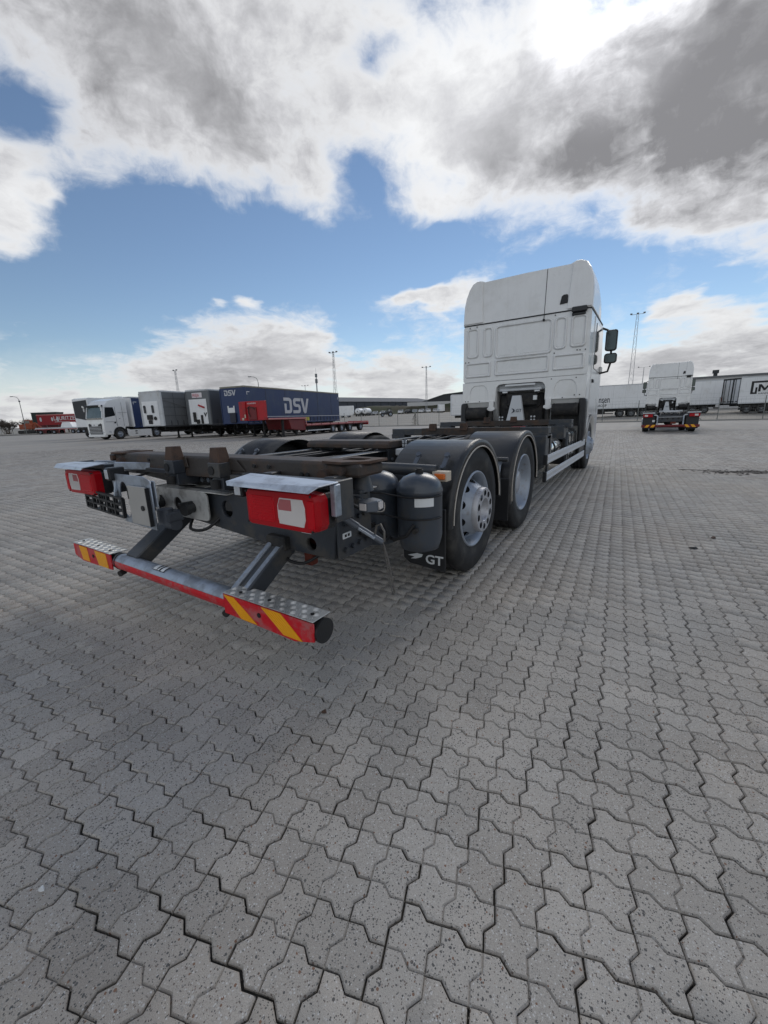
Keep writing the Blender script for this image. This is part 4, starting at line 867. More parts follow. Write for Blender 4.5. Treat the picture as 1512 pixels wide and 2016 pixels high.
for x in np.linspace(-gx, gx, 6): g.box(x-.008, x+.008, -.01, .01, -gz, gz, 0, M_)
for z in (-gz, -.02, .02, gz): g.box(-gx, gx, -.009, .009, z-.006, z+.006, 0, M_)
for k in range(26):
    x = rnd.uniform(-gx+.01, gx-.01); z = rnd.choice((-.042, 0, .042)); g.box(x-.003, x+.003, -.007, .007, z-.02, z+.02, 0, M_)
for k in range(14):
    x = rnd.uniform(-gx+.03, gx-.03); z = rnd.uniform(-gz, gz); g.box(x-.03, x+.03, -.006, .006, z-.002, z+.002, 0, M_)
g.build('plastic_mesh_panel', plastic, truck)
MB().beam((-.55, -1.76, .90), (-.55, -1.785, .78), .02, .012).beam((-.9, -1.74, .80), (-.9, -1.785, .77), .02, .012).build('panel_strut', galv, truck)
# --- underrun bar
UB = MB().cyl((-.70, -1.78, .318), (.66, -1.78, .318), .054, n=28).build('underrun_bar', galv, truck)
a = np.radians(np.linspace(-72, -22, 6)); ptsr = [(-1.78+.0555*math.sin(q), .318-.0555*math.cos(q)*0+.0555*(-math.cos(q) if False else 0)) for q in a]
tp = MB(); arc = [(-1.78-.0556*math.cos(R(q)), .318+.0556*math.sin(R(q))) for q in (-60, -45, -30, -12, 5, 20)]
tp.add([(-.645, y, z) for y, z in arc]+[(.575, y, z) for y, z in arc], [(i, i+1, 7+i, 6+i) for i in range(5)]); tp.build('red_tape', redtape, UB, recalc=False)
for x in (-.63, .57): MB().lathe([(.056, -.004), (.060, 0), (.056, .004)], (x, -1.78, .318), (1, 0, 0), 24).build('bar_clamp', chassis2, UB)
for x in (-.60, .545): MB().cyl((x, -1.80, .255), (x+.01, -1.83, .25), .02, n=10).cyl((x, -1.78, .27), (x, -1.80, .245), .016, n=8).build('bar_bolt', chassis2, UB)
def bent(x0, x1, y, z0): pass
# sticker on the bar
arc = [(-1.78-.0562*math.cos(R(q)), .318+.0562*math.sin(R(q))) for q in (50, 62, 74, 86, 98, 110)]
st_ = MB(); st_.add([(-.165, y, z) for y, z in arc]+[(-.035, y, z) for y, z in arc], [(i, i+1, 7+i, 6+i) for i in range(5)]); ST = st_.build('bar_sticker', black, UB, recalc=False)
arc = [(-1.78-.0568*math.cos(R(q)), .318+.0568*math.sin(R(q))) for q in (54, 66, 78, 90, 102)]
def wpatch(f0, f1, g0, g1):
    m = MB(); n = len(arc); m.add([(f0+(g0-f0)*i/(n-1), arc[i][0], arc[i][1]) for i in range(n)]+[(f1+(g1-f1)*i/(n-1), arc[i][0], arc[i][1]) for i in range(n)], [(i, i+1, n+i+1, n+i) for i in range(n-1)]); m.build('sticker_mark', sticker, ST, recalc=False)
wpatch(-.160, -.122, -.160, -.128); wpatch(-.112, -.096, -.104, -.094); wpatch(-.078, -.042, -.078, -.05)
for x0 in (-.50, .62):
    p0, p1 = Vector((x0, -1.755, .335)), Vector((x0+(.02), -1.33, .63))
    d = (p1-p0).normalized(); xx = Vector((1, 0, 0)); nz_ = xx.cross(d)
    ar = MB(); hw, hh = (.075, .05) if x0 < 0 else (.062, .05)
    if x0 < 0: ar.beam(p0, p1, hw*2, hh*2, upv=nz_)
    else:
        ar.beam(p0-xx*.052, p1-xx*.052, .034, .10, upv=nz_); ar.beam(p0+xx*.014+nz_*(.03 if nz_.z > 0 else -.03), p1+xx*.016+nz_*(.03 if nz_.z > 0 else -.03), .042, .014, upv=nz_)
        MB().beam(p0, p1, .085, .07, upv=nz_).beam(p0+xx*.052, p1+xx*.052, .018, .095, upv=nz_).build('arm_core', chassis, truck, bevel=.004)
    AR = ar.build('underrun_arm', chassis if x0 < 0 else galv, truck, bevel=.008)
    if x0 > 0: bb = MB(); bolts(bb, [p1+xx*.04+nz_*.025*(-1 if nz_.z < 0 else 1)-d*.06], nz_ if nz_.z > 0 else -nz_, .012, .02); bb.build('arm_bolt', chassis, AR)
def end_cover(s, x0, x1):
    X = lambda x: s*x
    fy0, fy1, zt, zb = -1.842, -1.835, .377, .262
    cp = plate_mesh('end_cover', [[(X(x0), zb+.008), (X(x1-.12), zb-.004), (X(x1), zb+.025), (X(x1), zt-.004), (X(x0), zt)][::s]], .007, MXZ(0, -1.838, 0), redtape)
    EC = link('end_cover', cp, UB)
    def stripe(ta, tb, ba, bb):
        m = plate_mesh('yellow_stripe', [[(X(x0+ba), zb+.008), (X(x0+bb), zb+.008), (X(x0+tb), zt-.004), (X(x0+ta), zt-.004)][::s]], .003, MXZ(0, -1.8430, 0), yeltape); link('yellow_stripe', m, EC)
        for k in range(1, 6):
            f = k/6
            MB().beam((X(x0+ba+(bb-ba)*f), -1.8448, zb+.010), (X(x0+ta+(tb-ta)*f), -1.8448, zt-.006), .0022, .0022, upv=(0, 1, 0)).build('stripe_rib', yeltape, EC)
    ln = x1-x0
    if s > 0: stripe(.008, .085, .135, .25); stripe(.29, .42, .43, .55)
    else: stripe(.07, .235, .05, .20); stripe(.365, .49, .34, .455)
    MB().box(X(x0), X(x1), -1.842, -1.728, .3795, .3835).build('checker_top', alu, EC, bevel=.001)
    lz = MB()
    nx_ = int(ln/.036)
    for i in range(nx_):
        for j in range(3):
            cx = x0+.02+i*.0355; cy = -1.822+j*.037; a = R(40 if (i+j) % 2 else -40)
            if not (x0+.014 < cx < x1-.014): continue
            for o_ in (-.010, -.0035, .0035, .010):
                M2 = Matrix.Translation((X(cx), cy, .3838)) @ Matrix.Rotation(a, 4, 'Z')
                lz.add([M2 @ Vector(p) for p in ((-.016, o_, 0), (0, o_-.0028, 0), (.016, o_, 0), (0, o_+.0028, 0), (0, o_, .0032))], [(0, 1, 4), (1, 2, 4), (2, 3, 4), (3, 0, 4)])
    o = lz.build('checker_bars', alu, EC, recalc=False); tag(o, kind='stuff')
    MB().cyl((X(x0), -1.782, .318), (X(x1), -1.782, .318), .053, n=24).build('bar_end_tube', chassis2, EC)
    MB().cyl((X(x1), -1.782, .318), (X(x1+.012), -1.782, .318), .056, n=28).build('end_cap', plastic, EC, bevel=.003)
    sc2 = MB().cyl((X(x0+.09), -1.80, .3838), (X(x0+.09), -1.80, .389), .009, n=8).cyl((X(x0+.29), -1.79, .3838), (X(x0+.29), -1.79, .389), .009, n=8).cyl((X(x1-.05), -1.79, .3838), (X(x1-.05), -1.79, .389), .009, n=8).cyl((X(x0+.27), -1.842, .325), (X(x0+.27), -1.846, .325), .012, n=10)
    sc2.build('cover_screw', black, EC)
end_cover(1, .575, 1.195); end_cover(-1, .655, 1.245)
# --- side guard, fuel tanks on the right and left
for s in (-1, 1):
    for z0, z1 in ((.56, .675), (.335, .45)):
        g = MB().box(s*1.205, s*1.225, 2.58, 6.12, z0, z1).box(s*1.222, s*1.229, 2.6, 6.1, z0+.022, z0+.03).box(s*1.222, s*1.229, 2.6, 6.1, z1-.03, z1-.022); G_ = g.build('side_guard_rail', aluw, truck, bevel=.004)
        MB().box(s*1.185, s*1.232, 2.54, 2.58, z0-.01, z1+.01).build('rail_end_cap', plastic, G_, bevel=.006)
    MB().box(s*1.17, s*1.20, 2.75, 2.83, .30, .9).box(s*1.17, s*1.20, 4.2, 4.28, .30, .9).build('guard_post', chassis, truck, bevel=.004)
    ft = MB(); ft.loft([[(s*x, y, z) for x, z in rr(.55, 1.14, .34, .92, .12, 5)] for y in (4.75, 5.55)]); FT = ft.build('fuel_tank', polish, truck, bevel=.02, seg=2)
    for y in (4.95, 5.35): MB().loft([[(s*x, yy, z) for x, z in rr(.545, 1.147, .335, .928, .125, 5)] for yy in (y-.03, y+.03)]).build('tank_band', chassis2, FT)
    at2 = MB(); at2.lathe([(0, -.02), (.10, -.01), (.14, .05), (.15, .1), (.15, .7), (.14, .76), (0, .79)], (s*.98, 3.35, .68), (0, 1, 0), 24); at2.build('chrome_air_tank', polish, truck)
    MB().loft([[(s*x, yy, z) for x, z in rr(.82, 1.14, .52, .84, .15, 5)] for yy in (3.52, 3.57)]).build('chrome_tank_band', chassis2, truck)
    MB().box(s*.6, s*1.1, 2.5, 3.1, .45, .80).box(s*.6, s*1.15, 4.3, 4.6, .36, .8).build('battery_box', chassis2, truck, bevel=.02)
    MB().prism([(5.6, .30), (6.25, .30), (6.2, .60), (6.0, .9), (5.7, 1.0), (5.6, 1.0)], 'yz', s*1.20, s*1.16).build('front_mudguard_skirt', plastic, truck, bevel=.01)
MB().box(.30, .50, 4.0, 4.3, .96, 1.0).build('red_air_line_cap', redp, truck, bevel=.01)

# ================================================================== second swap-body truck, seen from behind
tr2 = empty('swap_body_truck', (3.08, 24.1, 0), R(.5)); tr2.scale = (.955, 1, 1.05); tag(tr2, 'white high-roof truck farther off on the right, seen square from behind', 'truck', 'white swap body trucks')
copy_tree(cabA, tr2)
NAMES2 = ('frame_rails', 'axle', 'wheel', 'fender', 'fuel_tank', 'front_mudguard_skirt')
for ch in list(truck.children):
    if ch.name.split('.')[0] in NAMES2: copy_tree(ch, tr2)
m = MB()
for s in (-1, 1):
    m = MB().loft([[(s*x, y, z) for x, z in ((.66, 1.06), (1.22, 1.05), (1.25, .97), (1.25, .90), (1.23, .93), (.66, .95))] for y in (-1.50, -.75)]); m.build('rear_fender', fendm, tr2)
    f = plate('mudflap', [rr(s*.96-.27, s*.96+.27, .20, .78, .03)], .012, MXZ(0, -1.42, 0), plastic, tr2)
    L_ = MB().box(s*.80, s*1.24, -1.60, -1.50, .76, .91).build('tail_lamp', redlens, tr2, bevel=.012)
    MB().box(s*1.02, s*1.17, -1.606, -1.60, .79, .88).build('reverse_lens', clearlens, L_, bevel=.003)
    MB().box(s*.70, s*1.27, -1.66, -1.35, .935, .985).build('lamp_hood', whiteg, tr2, bevel=.004)
    MB().tube([(s*.74, -1.50, .86), (s*.62, -1.50, .84), (s*.56, -1.46, .78)], .03, 8).build('lamp_arm', whiteg, tr2)
    MB().box(s*.57-.03, s*.57+.03, -1.58, -1.50, .33, .82).build('underrun_arm', galv, tr2, bevel=.006)
    pl = MB().box(s*.62, s*1.22, -1.645, -1.635, .265, .395).build('end_cover', redd, tr2, bevel=.002)
    for k in range(2):
        x0 = .72+k*.26; v = [(s*x0, .268), (s*(x0+.15), .268), (s*(x0+.05), .392), (s*(x0-.09), .392)]
        MB().prism(v, 'xz', -1.646, -1.649).build('yellow_stripe', yeltape, pl)
    MB().cyl((s*1.22, -1.58, .33), (s*1.28, -1.58, .33), .065, n=16).build('end_cap', redd, tr2)
MB().cyl((-1.22, -1.58, .33), (1.22, -1.58, .33), .062, n=18).build('underrun_bar', redd, tr2)
MB().box(-.55, .55, -1.45, -1.40, .52, .84).build('rear_cross_member', chassis, tr2, bevel=.01)
c = MB()
for x in (-.36, -.12, .12, .36): c.cyl((x, -1.455, .68), (x, -1.44, .68), .055, n=12)
c.build('cross_member_hole', black, tr2)
MB().box(-.55, .55, -1.5, -1.46, .74, .76).build('coupling_shelf', whiteg, tr2)
MB().box(-.30, .38, -1.3, -.9, .97, 1.03).box(-.5, .6, .3, .5, .98, 1.06).build('container_beam', whiteg, tr2, bevel=.01)
MB().box(.02, .26, -1.47, -1.44, .42, .52).build('tow_bracket', rusted, tr2, bevel=.01)
MB().box(-.80, -.68, -1.43, -1.425, .52, .62).build('flap_label', sticker, tr2)

# ================================================================== trailers
def legs(root, y, w=.85, z=1.05):
    for s in (-1, 1):
        l = MB().box(s*w-.06, s*w+.06, y-.06, y+.06, .10, z).box(s*w-.09, s*w+.09, y-.09, y+.09, .55, z).box(s*w-.14, s*w+.14, y-.12, y+.12, 0, .07).cyl((s*w, y-.1, .07), (s*w, y+.1, .07), .05, n=8)
        l.build('landing_leg', chassis2, root)
WHEELCACHE = {}
def simple_wheel(root, x, y, s, r=.5, rimmat=None, w=.36):
    key = (s, r, rimmat.name if rimmat else '')
    if key not in WHEELCACHE:
        t = MB(); t.lathe([(r*.56, -.17), (r*.72, -.18), (r*.94, -.18), (r, -.14), (r, .14), (r*.95, .18), (r*.72, .18), (r*.56, .14)], (0, 0, 0), (s, 0, 0), 24)
        g = MB(); g.lathe([(r*.57, .13), (r*.53, .09), (r*.42, .02), (r*.30, .05), (r*.22, .12), (r*.16, .17), (0, .17)], (0, 0, 0), (s, 0, 0), 20)
        WHEELCACHE[key] = (t.mesh('wheel', rubber, recalc=False), g.mesh('rim', rimmat or rimm, recalc=False))
    a, b = WHEELCACHE[key]
    W = link('wheel', a, root, loc=(x-s*.18, y, r)); link('rim', b, W); return W
def underframe(root, L, z=1.12, axles=3, y_ax=None, guard=True, r=.5, rim=None):
    fr_ = MB()
    for s in (-1, 1): fr_.box(s*.5-.06, s*.5+.06, .6, L-.3, z-.38, z-.02)
    for y in np.arange(1., L-.5, 1.4): fr_.box(-1.15, 1.15, y-.05, y+.05, z-.16, z-.03)
    fr_.box(-1.2, 1.2, L-.12, L, z-.55, z-.40)
    fr_.build('trailer_frame', chassis2, root)
    y_ax = y_ax if y_ax is not None else L-5.2
    for k in range(axles):
        for s in (-1, 1): simple_wheel(root, s*1.25, y_ax+k*1.31, s, r, rim)
        MB().cyl((-1.0, y_ax+k*1.31, r), (1.0, y_ax+k*1.31, r), .07, n=8).build('trailer_axle', chassis2, root)
    legs(root, 3.0)
    b = MB().box(-.9, .9, 4.2, 6.2, .45, .95); b.build('pallet_box', chassis2, root, bevel=.02)
    if guard:
        for s in (-1, 1): MB().box(s*1.2, s*1.22, 4.0, y_ax-.8, .42, .54).box(s*1.2, s*1.22, 4.0, y_ax-.8, .72, .84).build('side_guard_rail', chassis2, root)
def curtain_trailer(loc, rz, L, label, sidem, frontm, roofm_, group, H=4.0, W=2.55, panels=False, name='curtain_trailer'):
    t = empty(name, loc, rz); tag(t, label, 'trailer', group)
    z0 = 1.12; h = W/2
    B = MB().box(-h+.02, h-.02, .06, L-.02, z0, H-.14).build('cargo_body', sidem, t, recalc=True)
    MB().box(-h+.03, h-.03, -.04, .05, z0-.02, H-.12).build('front_wall', frontm, t, bevel=.02)
    roof = MB().box(-h, h, -.06, L, H-.15, H-.02).build('roof', roofm_, t, bevel=.02)
    for s in (-1, 1):
        MB().box(s*h-.06, s*h+.004, -.055, .10, z0-.02, H-.16).build('corner_post', frontm if not panels else whiteg, t, bevel=.01)
        MB().box(s*h-.05, s*h+.008, 0.02, L, z0-.10, z0+.04).build('side_rail', sidem if not panels else tarpline, t, bevel=.01)
        # buckles and straps along the curtain foot
        for y in np.arange(.7, L-.3, .62): MB().box(s*(h-.02), s*(h+.012), y-.025, y+.025, z0+.02, z0+.42).build('curtain_strap', tarpline, B)
        for y in np.arange(2.4, L-1, 2.6): MB().box(s*(h-.021), s*(h-.012), y-.02, y+.02, z0+.5, H-.16).build('curtain_seam', tarpline, B)
        for z in ((1.95, 2.65, 3.35) if panels else ()): MB().box(s*(h-.021), s*(h-.011), .1, L-.1, z-.012, z+.012).build('curtain_seam', tarpline, B)
        if panels:
            for y in np.arange(1.2, L-1, 1.3): MB().box(s*(h-.021), s*(h-.0125), y-.012, y+.012, z0+.4, H-.16).build('curtain_seam', tarpline, B)
    underframe(t, L); return t, B
GT_ = 'semi-trailers parked in the left row'
# DSV lettering: outlines in a 0..1 high grid
def dsv(M, size, parent):
    Hh = 1.
    Dl = [(0, 1), (.60, 1), (.78, .93), (.86, .80), (.86, .22), (.80, .08), (.64, 0), (.06, 0), (.06, .62), (.28, .62), (.28, .20), (.56, .20), (.62, .26), (.62, .72), (.55, .80), (0, .80)]
    Sl = [(1.02, .84), (1.10, .95), (1.24, 1), (1.86, 1), (1.86, .80), (1.32, .80), (1.27, .74), (1.27, .66), (1.32, .61), (1.60, .61), (1.76, .55), (1.84, .42), (1.84, .18), (1.76, .05), (1.60, 0), (.98, 0), (.98, .20), (1.55, .20), (1.61, .25), (1.61, .37), (1.55, .42), (1.26, .42), (1.10, .48), (1.02, .60)]
    Vl = [(1.90, 1), (2.16, 1), (2.36, .30), (2.62, 1), (2.86, 1), (2.52, .07), (2.44, 0), (2.28, 0), (2.18, .07)]
    for p in (Dl, Sl, Vl): plate('lettering', [[(x*size, z*size) for x, z in p]], .012, M, logow, parent)
tA, bA = curtain_trailer((-25.6, 18.06, 0), R(9.5), 14.5, 'dark blue curtain trailer with big white DSV letters on its side', bluetarp, bluefront, olive, GT_)
dsv(MYZ(1.27, 4.7, 1.86), 1.36, bA)
dsv(MXZ(-.85, -.045, 3.28), .42, tA)
MB().box(-.62, .10, -.10, -.04, 1.95, 2.35).box(-.62, -.5, -.11, -.04, 2.3, 2.5).box(-.02, .10, -.11, -.04, 2.3, 2.5).build('air_connection_panel', sticker, tA, bevel=.02)
MB().box(-.40, .20, -.18, -.04, 1.2, 1.95).build('front_hose_box', navy, tA, bevel=.02)
for y in (1.268,): 
    plate('corner_mark', [[(.15, 3.55), (.15, 3.30), (.20, 3.30), (.20, 3.50), (.48, 3.50), (.48, 3.55)]], .008, MYZ(1.268), sticker, tA)
    plate('corner_mark', [[(14.2, 3.55), (14.2, 3.30), (14.25, 3.30), (14.25, 3.55)]], .008, MYZ(1.268), sticker, tA)
MB().box(1.255, 1.285, 11.0-3.2, 11.5-3.0, 1.18, 1.5).build('hazard_label', mat('yellow_label', (.5, .45, .05)), tA)
MB().box(1.256, 1.268, .1, 14.4, 1.58, 1.63).build('white_stripe', tarpline if False else logow, tA)
tB, bB = curtain_trailer((-29.8, 17.7, 0), R(11), 13.6, 'dark grey curtain trailer with a FREJA sign on its front wall', dgreytarp, greytarp, whiteg, GT_)
fw_ = MB().box(-.98, .95, -.075, -.04, 1.18, 3.2).build('front_panel', whitef, tB, bevel=.01)
sg = MB().box(-.55, .55, -.07, -.04, 3.32, 3.72).build('sign_board', signw, tB, bevel=.01)
text('lettering', 'FREJA', .36, MXZ(-.50, -.078, 3.39), redtxt, sg, off=.0, sx=.86)
MB().box(-.55, -.30, -.22, -.07, 1.35, 2.15).box(-.30, .05, -.18, -.07, 1.2, 1.55).build('air_connection_panel', chassis2, fw_, bevel=.03)
MB().beam((.10, -.12, 2.72), (.72, -.12, 2.50), .10, .12).build('red_hose_bracket', redp, fw_)
plate('logo', [[(.55, 2.1), (.72, 1.72), (.92, 2.1), (.80, 2.1), (.72, 1.9), (.67, 2.1)]], .01, MXZ(0, -.085, 0), chassis2, fw_)
text('lettering', 'SCHMITZ', .10, MXZ(-.30, -.085, 2.3), navy, fw_) if False else None
MB().cyl((.35, -.12, 1.2), (.35, -.10, 1.9), .10, n=10).build('hose_coil', chassis2, fw_)
tC, bC = curtain_trailer((-33.1, 15.5, 0), R(10), 13.6, 'light grey curtain trailer with quilted panels and a white front wall', greytarp, whiteg, whiteg, GT_, panels=True)
fw_ = MB().box(-1.05, .85, -.075, -.04, 1.18, 3.15).build('front_panel', whitef, tC, bevel=.01)
for x in (-.72, .25): MB().box(x-.11, x+.11, -.16, -.07, 2.2, 2.72).cyl((x, -.16, 2.72), (x, -.07, 2.72), .11, n=12).build('document_tube', tarpline, fw_, bevel=.02)
MB().box(-.5, .1, -.20, -.07, 1.65, 2.05).box(-.45, .0, -.16, -.07, 1.3, 1.62).build('air_connection_panel', chassis2, fw_, bevel=.03)
MB().cyl((.42, -.1, 1.75), (.42, -.14, 1.75), .16, n=14).build('hose_coil', chassis2, fw_)
pts = [(0.15, 3.25), (4.9, 1.9)]
MB().tube([(1.28, .15, 3.2), (1.28, 5.0, 1.95)], .012, 5).build('diagonal_rope', tarpline, bC)
tD, bD = curtain_trailer((-41.70, 17.15, 0), R(10.5), 13.6, 'blue curtain trailer coupled behind the white tractor unit', bluefront, whitef, whiteg, GT_)
plate('corner_mark', [[(.25, 3.5), (.25, 3.25), (.30, 3.25), (.30, 3.45), (.62, 3.45), (.62, 3.5)]], .008, MYZ(1.268), sticker, tD)

# ---------- white tractor unit
def tractor(loc, rz):
    t = empty('tractor_unit', loc, rz); tag(t, 'white tractor unit with black grille slats, front wheels on the far paving', 'truck')
    prof = [(.0, .42), (-.02, .75), (.02, 1.45), (.06, 1.95), (.26, 3.05), (.30, 3.18)]
    sidep = [(0.03, .45), (.0, 1.0), (.04, 1.95), (.28, 3.1), (.75, 3.55), (1.6, 3.78), (2.35, 3.82), (2.45, 3.78), (2.45, 1.15), (2.1, 1.15)]+[(1.45+.62*math.cos(R(a)), .5+.62*math.sin(R(a))) for a in range(35, 181, 18)]+[(.83, .45)]
    hb = MB(); hb.prism(sidep, 'yz', -1.22, 1.22); B = hb.build('cab', white, t, bevel=.06, seg=2)
    M0 = Matrix(((1, 0, 0, 0), (0, math.sin(R(11.5)), -math.cos(R(11.5)), .012), (0, math.cos(R(11.5)), math.sin(R(11.5)), 1.98), (0, 0, 0, 1)))
    plate('windscreen', [rr(-1.12, 1.12, .02, 1.10, .08)], .02, M0, wscreen, B)
    for s in (-1, 1): MB().beam((s*1.12, -.0, 1.95), (s*1.10, .24, 3.08), .10, .05, upv=(0, 1, 0)).build('windscreen_pillar', white, B)
    MB().box(-1.16, 1.16, .02, .24, 3.0, 3.16).box(-1.2, 1.2, -.10, .10, 3.06, 3.14).build('sun_visor', plastic, B, bevel=.02)
    plate('wiper_panel', [rr(-1.12, 1.12, 0, .12, .02)], .02, Matrix.Translation((0, -.002, 1.86)) @ MXZ(), glass, B)
    for s in (-1, 1):
        plate('side_window', [[(.22, 2.02), (1.15, 2.18), (1.22, 2.30), (1.10, 2.95), (.36, 2.95)]], .02, MYZ(s*1.222), glass, B)
        MB().box(s*1.215, s*1.232, 1.26, 1.28, 1.2, 3.0).build('door_gap', tarpline, B)
        MB().box(s*1.215, s*1.232, .22, 1.26, 1.62, 1.64).box(s*1.215, s*1.23, 1.5, 2.4, 2.45, 2.47).box(s*1.215, s*1.23, 1.95, 1.965, 1.2, 3.4).build('panel_line', tarpline, B)
        MB().cyl((s*1.22, 1.1, 1.55), (s*1.24, 1.1, 1.55), .08, n=12).build('door_handle', glass, B)
        MB().box(s*1.20, s*1.235, 1.55, 1.65, 1.9, 1.94).build('locker_handle', glass, B)
        hl = MB().loft([[(s*.72, -.03, .62), (s*1.18, .02, .66), (s*1.20, .10, .84), (s*.85, -.03, .76)], [(s*.72, .05, .62), (s*1.18, .12, .66), (s*1.20, .20, .84), (s*.85, .05, .76)]]); hl.build('headlight', glassl, B, bevel=.01)
        MB().box(s*1.20, s*1.226, .38, .62, .62, .82).build('turn_lamp', whiteg, B, bevel=.03)
        arch = MB(); arch.loft([[(s*x, 1.45+q*math.cos(R(a)), .5+q*math.sin(R(a))) for a in range(-5, 186, 15)]+[(s*x, 1.45+(q-.12)*math.cos(R(a)), .5+(q-.12)*math.sin(R(a))) for a in range(185, -6, -15)] for x, q in ((.85, .66), (1.235, .66))]); arch.build('wheel_arch_trim', plastic, B)
        simple_wheel(t, s*1.23, 1.45, s); simple_wheel(t, s*1.23, 5.35, s)
        sk = MB().prism([(2.15, .98), (2.5, .86), (4.75, .86), (4.75, .22), (2.35, .20), (2.2, .40)], 'yz', s*1.23, s*1.19).build('side_skirt', white, t, bevel=.01)
        MB().box(s*1.232, s*1.236, 2.95, 3.2, .65, .74).box(s*1.232, s*1.236, 2.95, 3.2, .44, .53).build('skirt_vent', glass, sk)
        MB().box(s*1.06, s*1.32, -.10, .0, 2.98, 3.14).box(s*1.2, s*1.26, -.06, .05, 2.6, 3.0).build('mirror_camera', white, t, bevel=.02)
    g = MB().prism([(-.86, .52), (.86, .52), (.92, 1.42), (.80, 1.50), (.45, 1.38), (-.45, 1.38), (-.80, 1.50), (-.92, 1.42)], 'xz', -.035, .02); G_ = g.build('grille', plastic, B)
    for k in range(6): z = .56+k*.125; MB().box(-.84, .84, -.055, -.03, z, z+.028).build('grille_slat', whitef, G_)
    text('lettering', 'DAF', .14, MXZ(-.20, -.056, 1.32), black, G_, off=0.) if True else None
    MB().box(-.45, .45, -.05, -.03, 1.26, 1.45).build('badge_panel', whitef, G_)
    MB().box(-1.18, 1.18, -.06, .25, .26, .50).build('bumper', white, B, bevel=.06, seg=2)
    MB().box(-.5, .5, 2.3, 6.1, .62, .95).box(-1.0, 1.0, 4.8, 5.9, .95, 1.12).build('tractor_frame', chassis2, t)
    MB().box(-1.1, 1.1, 1.9, 2.4, 3.80, 3.98).build('roof_spoiler', white, B, bevel=.08, seg=2)
    return t
tractor((-41.1, 14.25, 0), R(10.5))
# second white cab half hidden behind it
wt = empty('box_truck', (-49.0, 16.3, 0), R(10)); tag(wt, 'white lorry with a slanting black front panel, half hidden behind the tractor unit', 'truck')
B = MB().prism([(0, 1.0), (0, 4.15), (.3, 4.25), (6.5, 4.25), (6.5, 1.0)], 'yz', -1.27, 1.27).build('cargo_body', whitef, wt, bevel=.03)
plate('black_panel', [[(-1.1, 2.2), (-1.15, 3.9), (1.15, 4.0), (1.15, 1.9), (.6, 1.95)]], .03, MXZ(0, -.02, 0), black, B)
MB().box(-1.1, 1.1, -.05, .02, 1.0, 1.22).cyl((.0, -.06, 1.12), (0, 0, 1.12), .1, n=10).build('lamp_panel', chassis2, wt)
for s in (-1, 1): simple_wheel(wt, s*1.25, 1.2, s); simple_wheel(wt, s*1.25, 4.9, s)
MB().box(-.5, .5, .3, 6.3, .6, 1.0).build('trailer_frame', chassis2, wt)

# ---------- red low-loader
ll = empty('low_loader', (-22.1, 17.0, 0), R(9.5)); tag(ll, 'red empty low-loader with a tall headboard and four axles', 'trailer', GT_)
hb = MB().box(-1.2, 1.2, 0, .10, 1.30, 2.68); HB = hb.build('headboard', redp, ll, bevel=.02)
for s in (-1, 1): MB().box(s*.62, s*1.2, -.10, 0, 1.32, 2.66).build('headboard_wing', redp, HB, bevel=.015)
MB().box(-.45, .35, -.07, .0, 1.35, 2.25).build('hose_recess', redd, HB, bevel=.02)
MB().tube([(-.45, -.08, 2.2), (-.2, -.14, 2.3), (.1, -.12, 2.22), (.25, -.1, 2.1)], .03, 6).tube([(-.3, -.08, 2.25), (-.35, -.12, 1.9), (-.2, -.1, 1.6)], .025, 6).build('air_line', chassis2, HB)
text('lettering', 'HS.HANSEN', .15, MXZ(-.42, -.06, 2.47), sticker, HB, off=0.)
MB().box(-.72, -.62, -.13, -.10, 1.5, 1.75).box(-.98, -.8, -.13, -.10, 1.34, 1.50).build('marker_label', cream, HB)
MB().box(-1.22, 1.22, .1, 4.85, 1.30, 1.43).build('upper_deck', redd, ll, bevel=.01)
nk = MB().prism([(2.6, 1.30), (2.9, .55), (4.3, .42), (4.86, .42), (4.86, 1.30)], 'yz', -1.15, 1.15); nk.build('gooseneck', redd, ll, bevel=.02)
MB().box(-1.24, 1.24, 4.87, 16.6, .72, .88).build('lower_deck', redd, ll, bevel=.01)
for s in (-1, 1):
    MB().box(s*1.225, s*1.255, .12, 4.85, 1.34, 1.445).build('edge_rail', pinkrail, ll)
    MB().box(s*1.245, s*1.265, 4.9, 16.5, .80, .895).build('edge_rail', pinkrail, ll)
    MB().box(s*1.225, s*1.255, 4.80, 4.88, .88, 1.33).build('edge_rail', pinkrail, ll)
    MB().box(s*1.2, s*1.23, 5.0, 8.6, .32, .40).build('side_guard_rail', whiteg, ll)
    for y in np.arange(5.6, 16.2, 1.5): MB().box(s*1.25, s*1.275, y-.04, y+.04, .76, .93).build('rope_hook', redd, ll)
    for y in (9.23, 10.86, 12.52, 14.89):
        simple_wheel(ll, s*1.22, y, s, .40, rimm)
        m = MB(); m.loft([[(s*x, y+q*math.cos(R(a)), .42+q*math.sin(R(a))) for a in range(10, 171, 20)]+[(s*x, y+(q-.02)*math.cos(R(a)), .42+(q-.02)*math.sin(R(a))) for a in range(170, 9, -20)] for x, q in ((.8, .47), (1.24, .47))]); m.build('wheel_fender', chassis2, ll)
    MB().box(s*.9-.07, s*.9+.07, 2.05, 2.2, 0.1, 1.3).box(s*.9-.16, s*.9+.16, 1.95, 2.3, 0, .08).build('landing_leg', chassis2, ll)
    MB().box(s*.9-.07, s*.9+.07, 3.75, 3.9, 0.1, 1.0).box(s*.9-.16, s*.9+.16, 3.65, 4.0, 0, .08).build('landing_leg', chassis2, ll)
MB().box(-.5, .5, 5, 16.2, .40, .72).build('trailer_frame', chassis2, ll)
MB().box(-1.25, 1.25, 16.5, 16.66, .55, .95).build('rear_bumper', redp, ll, bevel=.02)

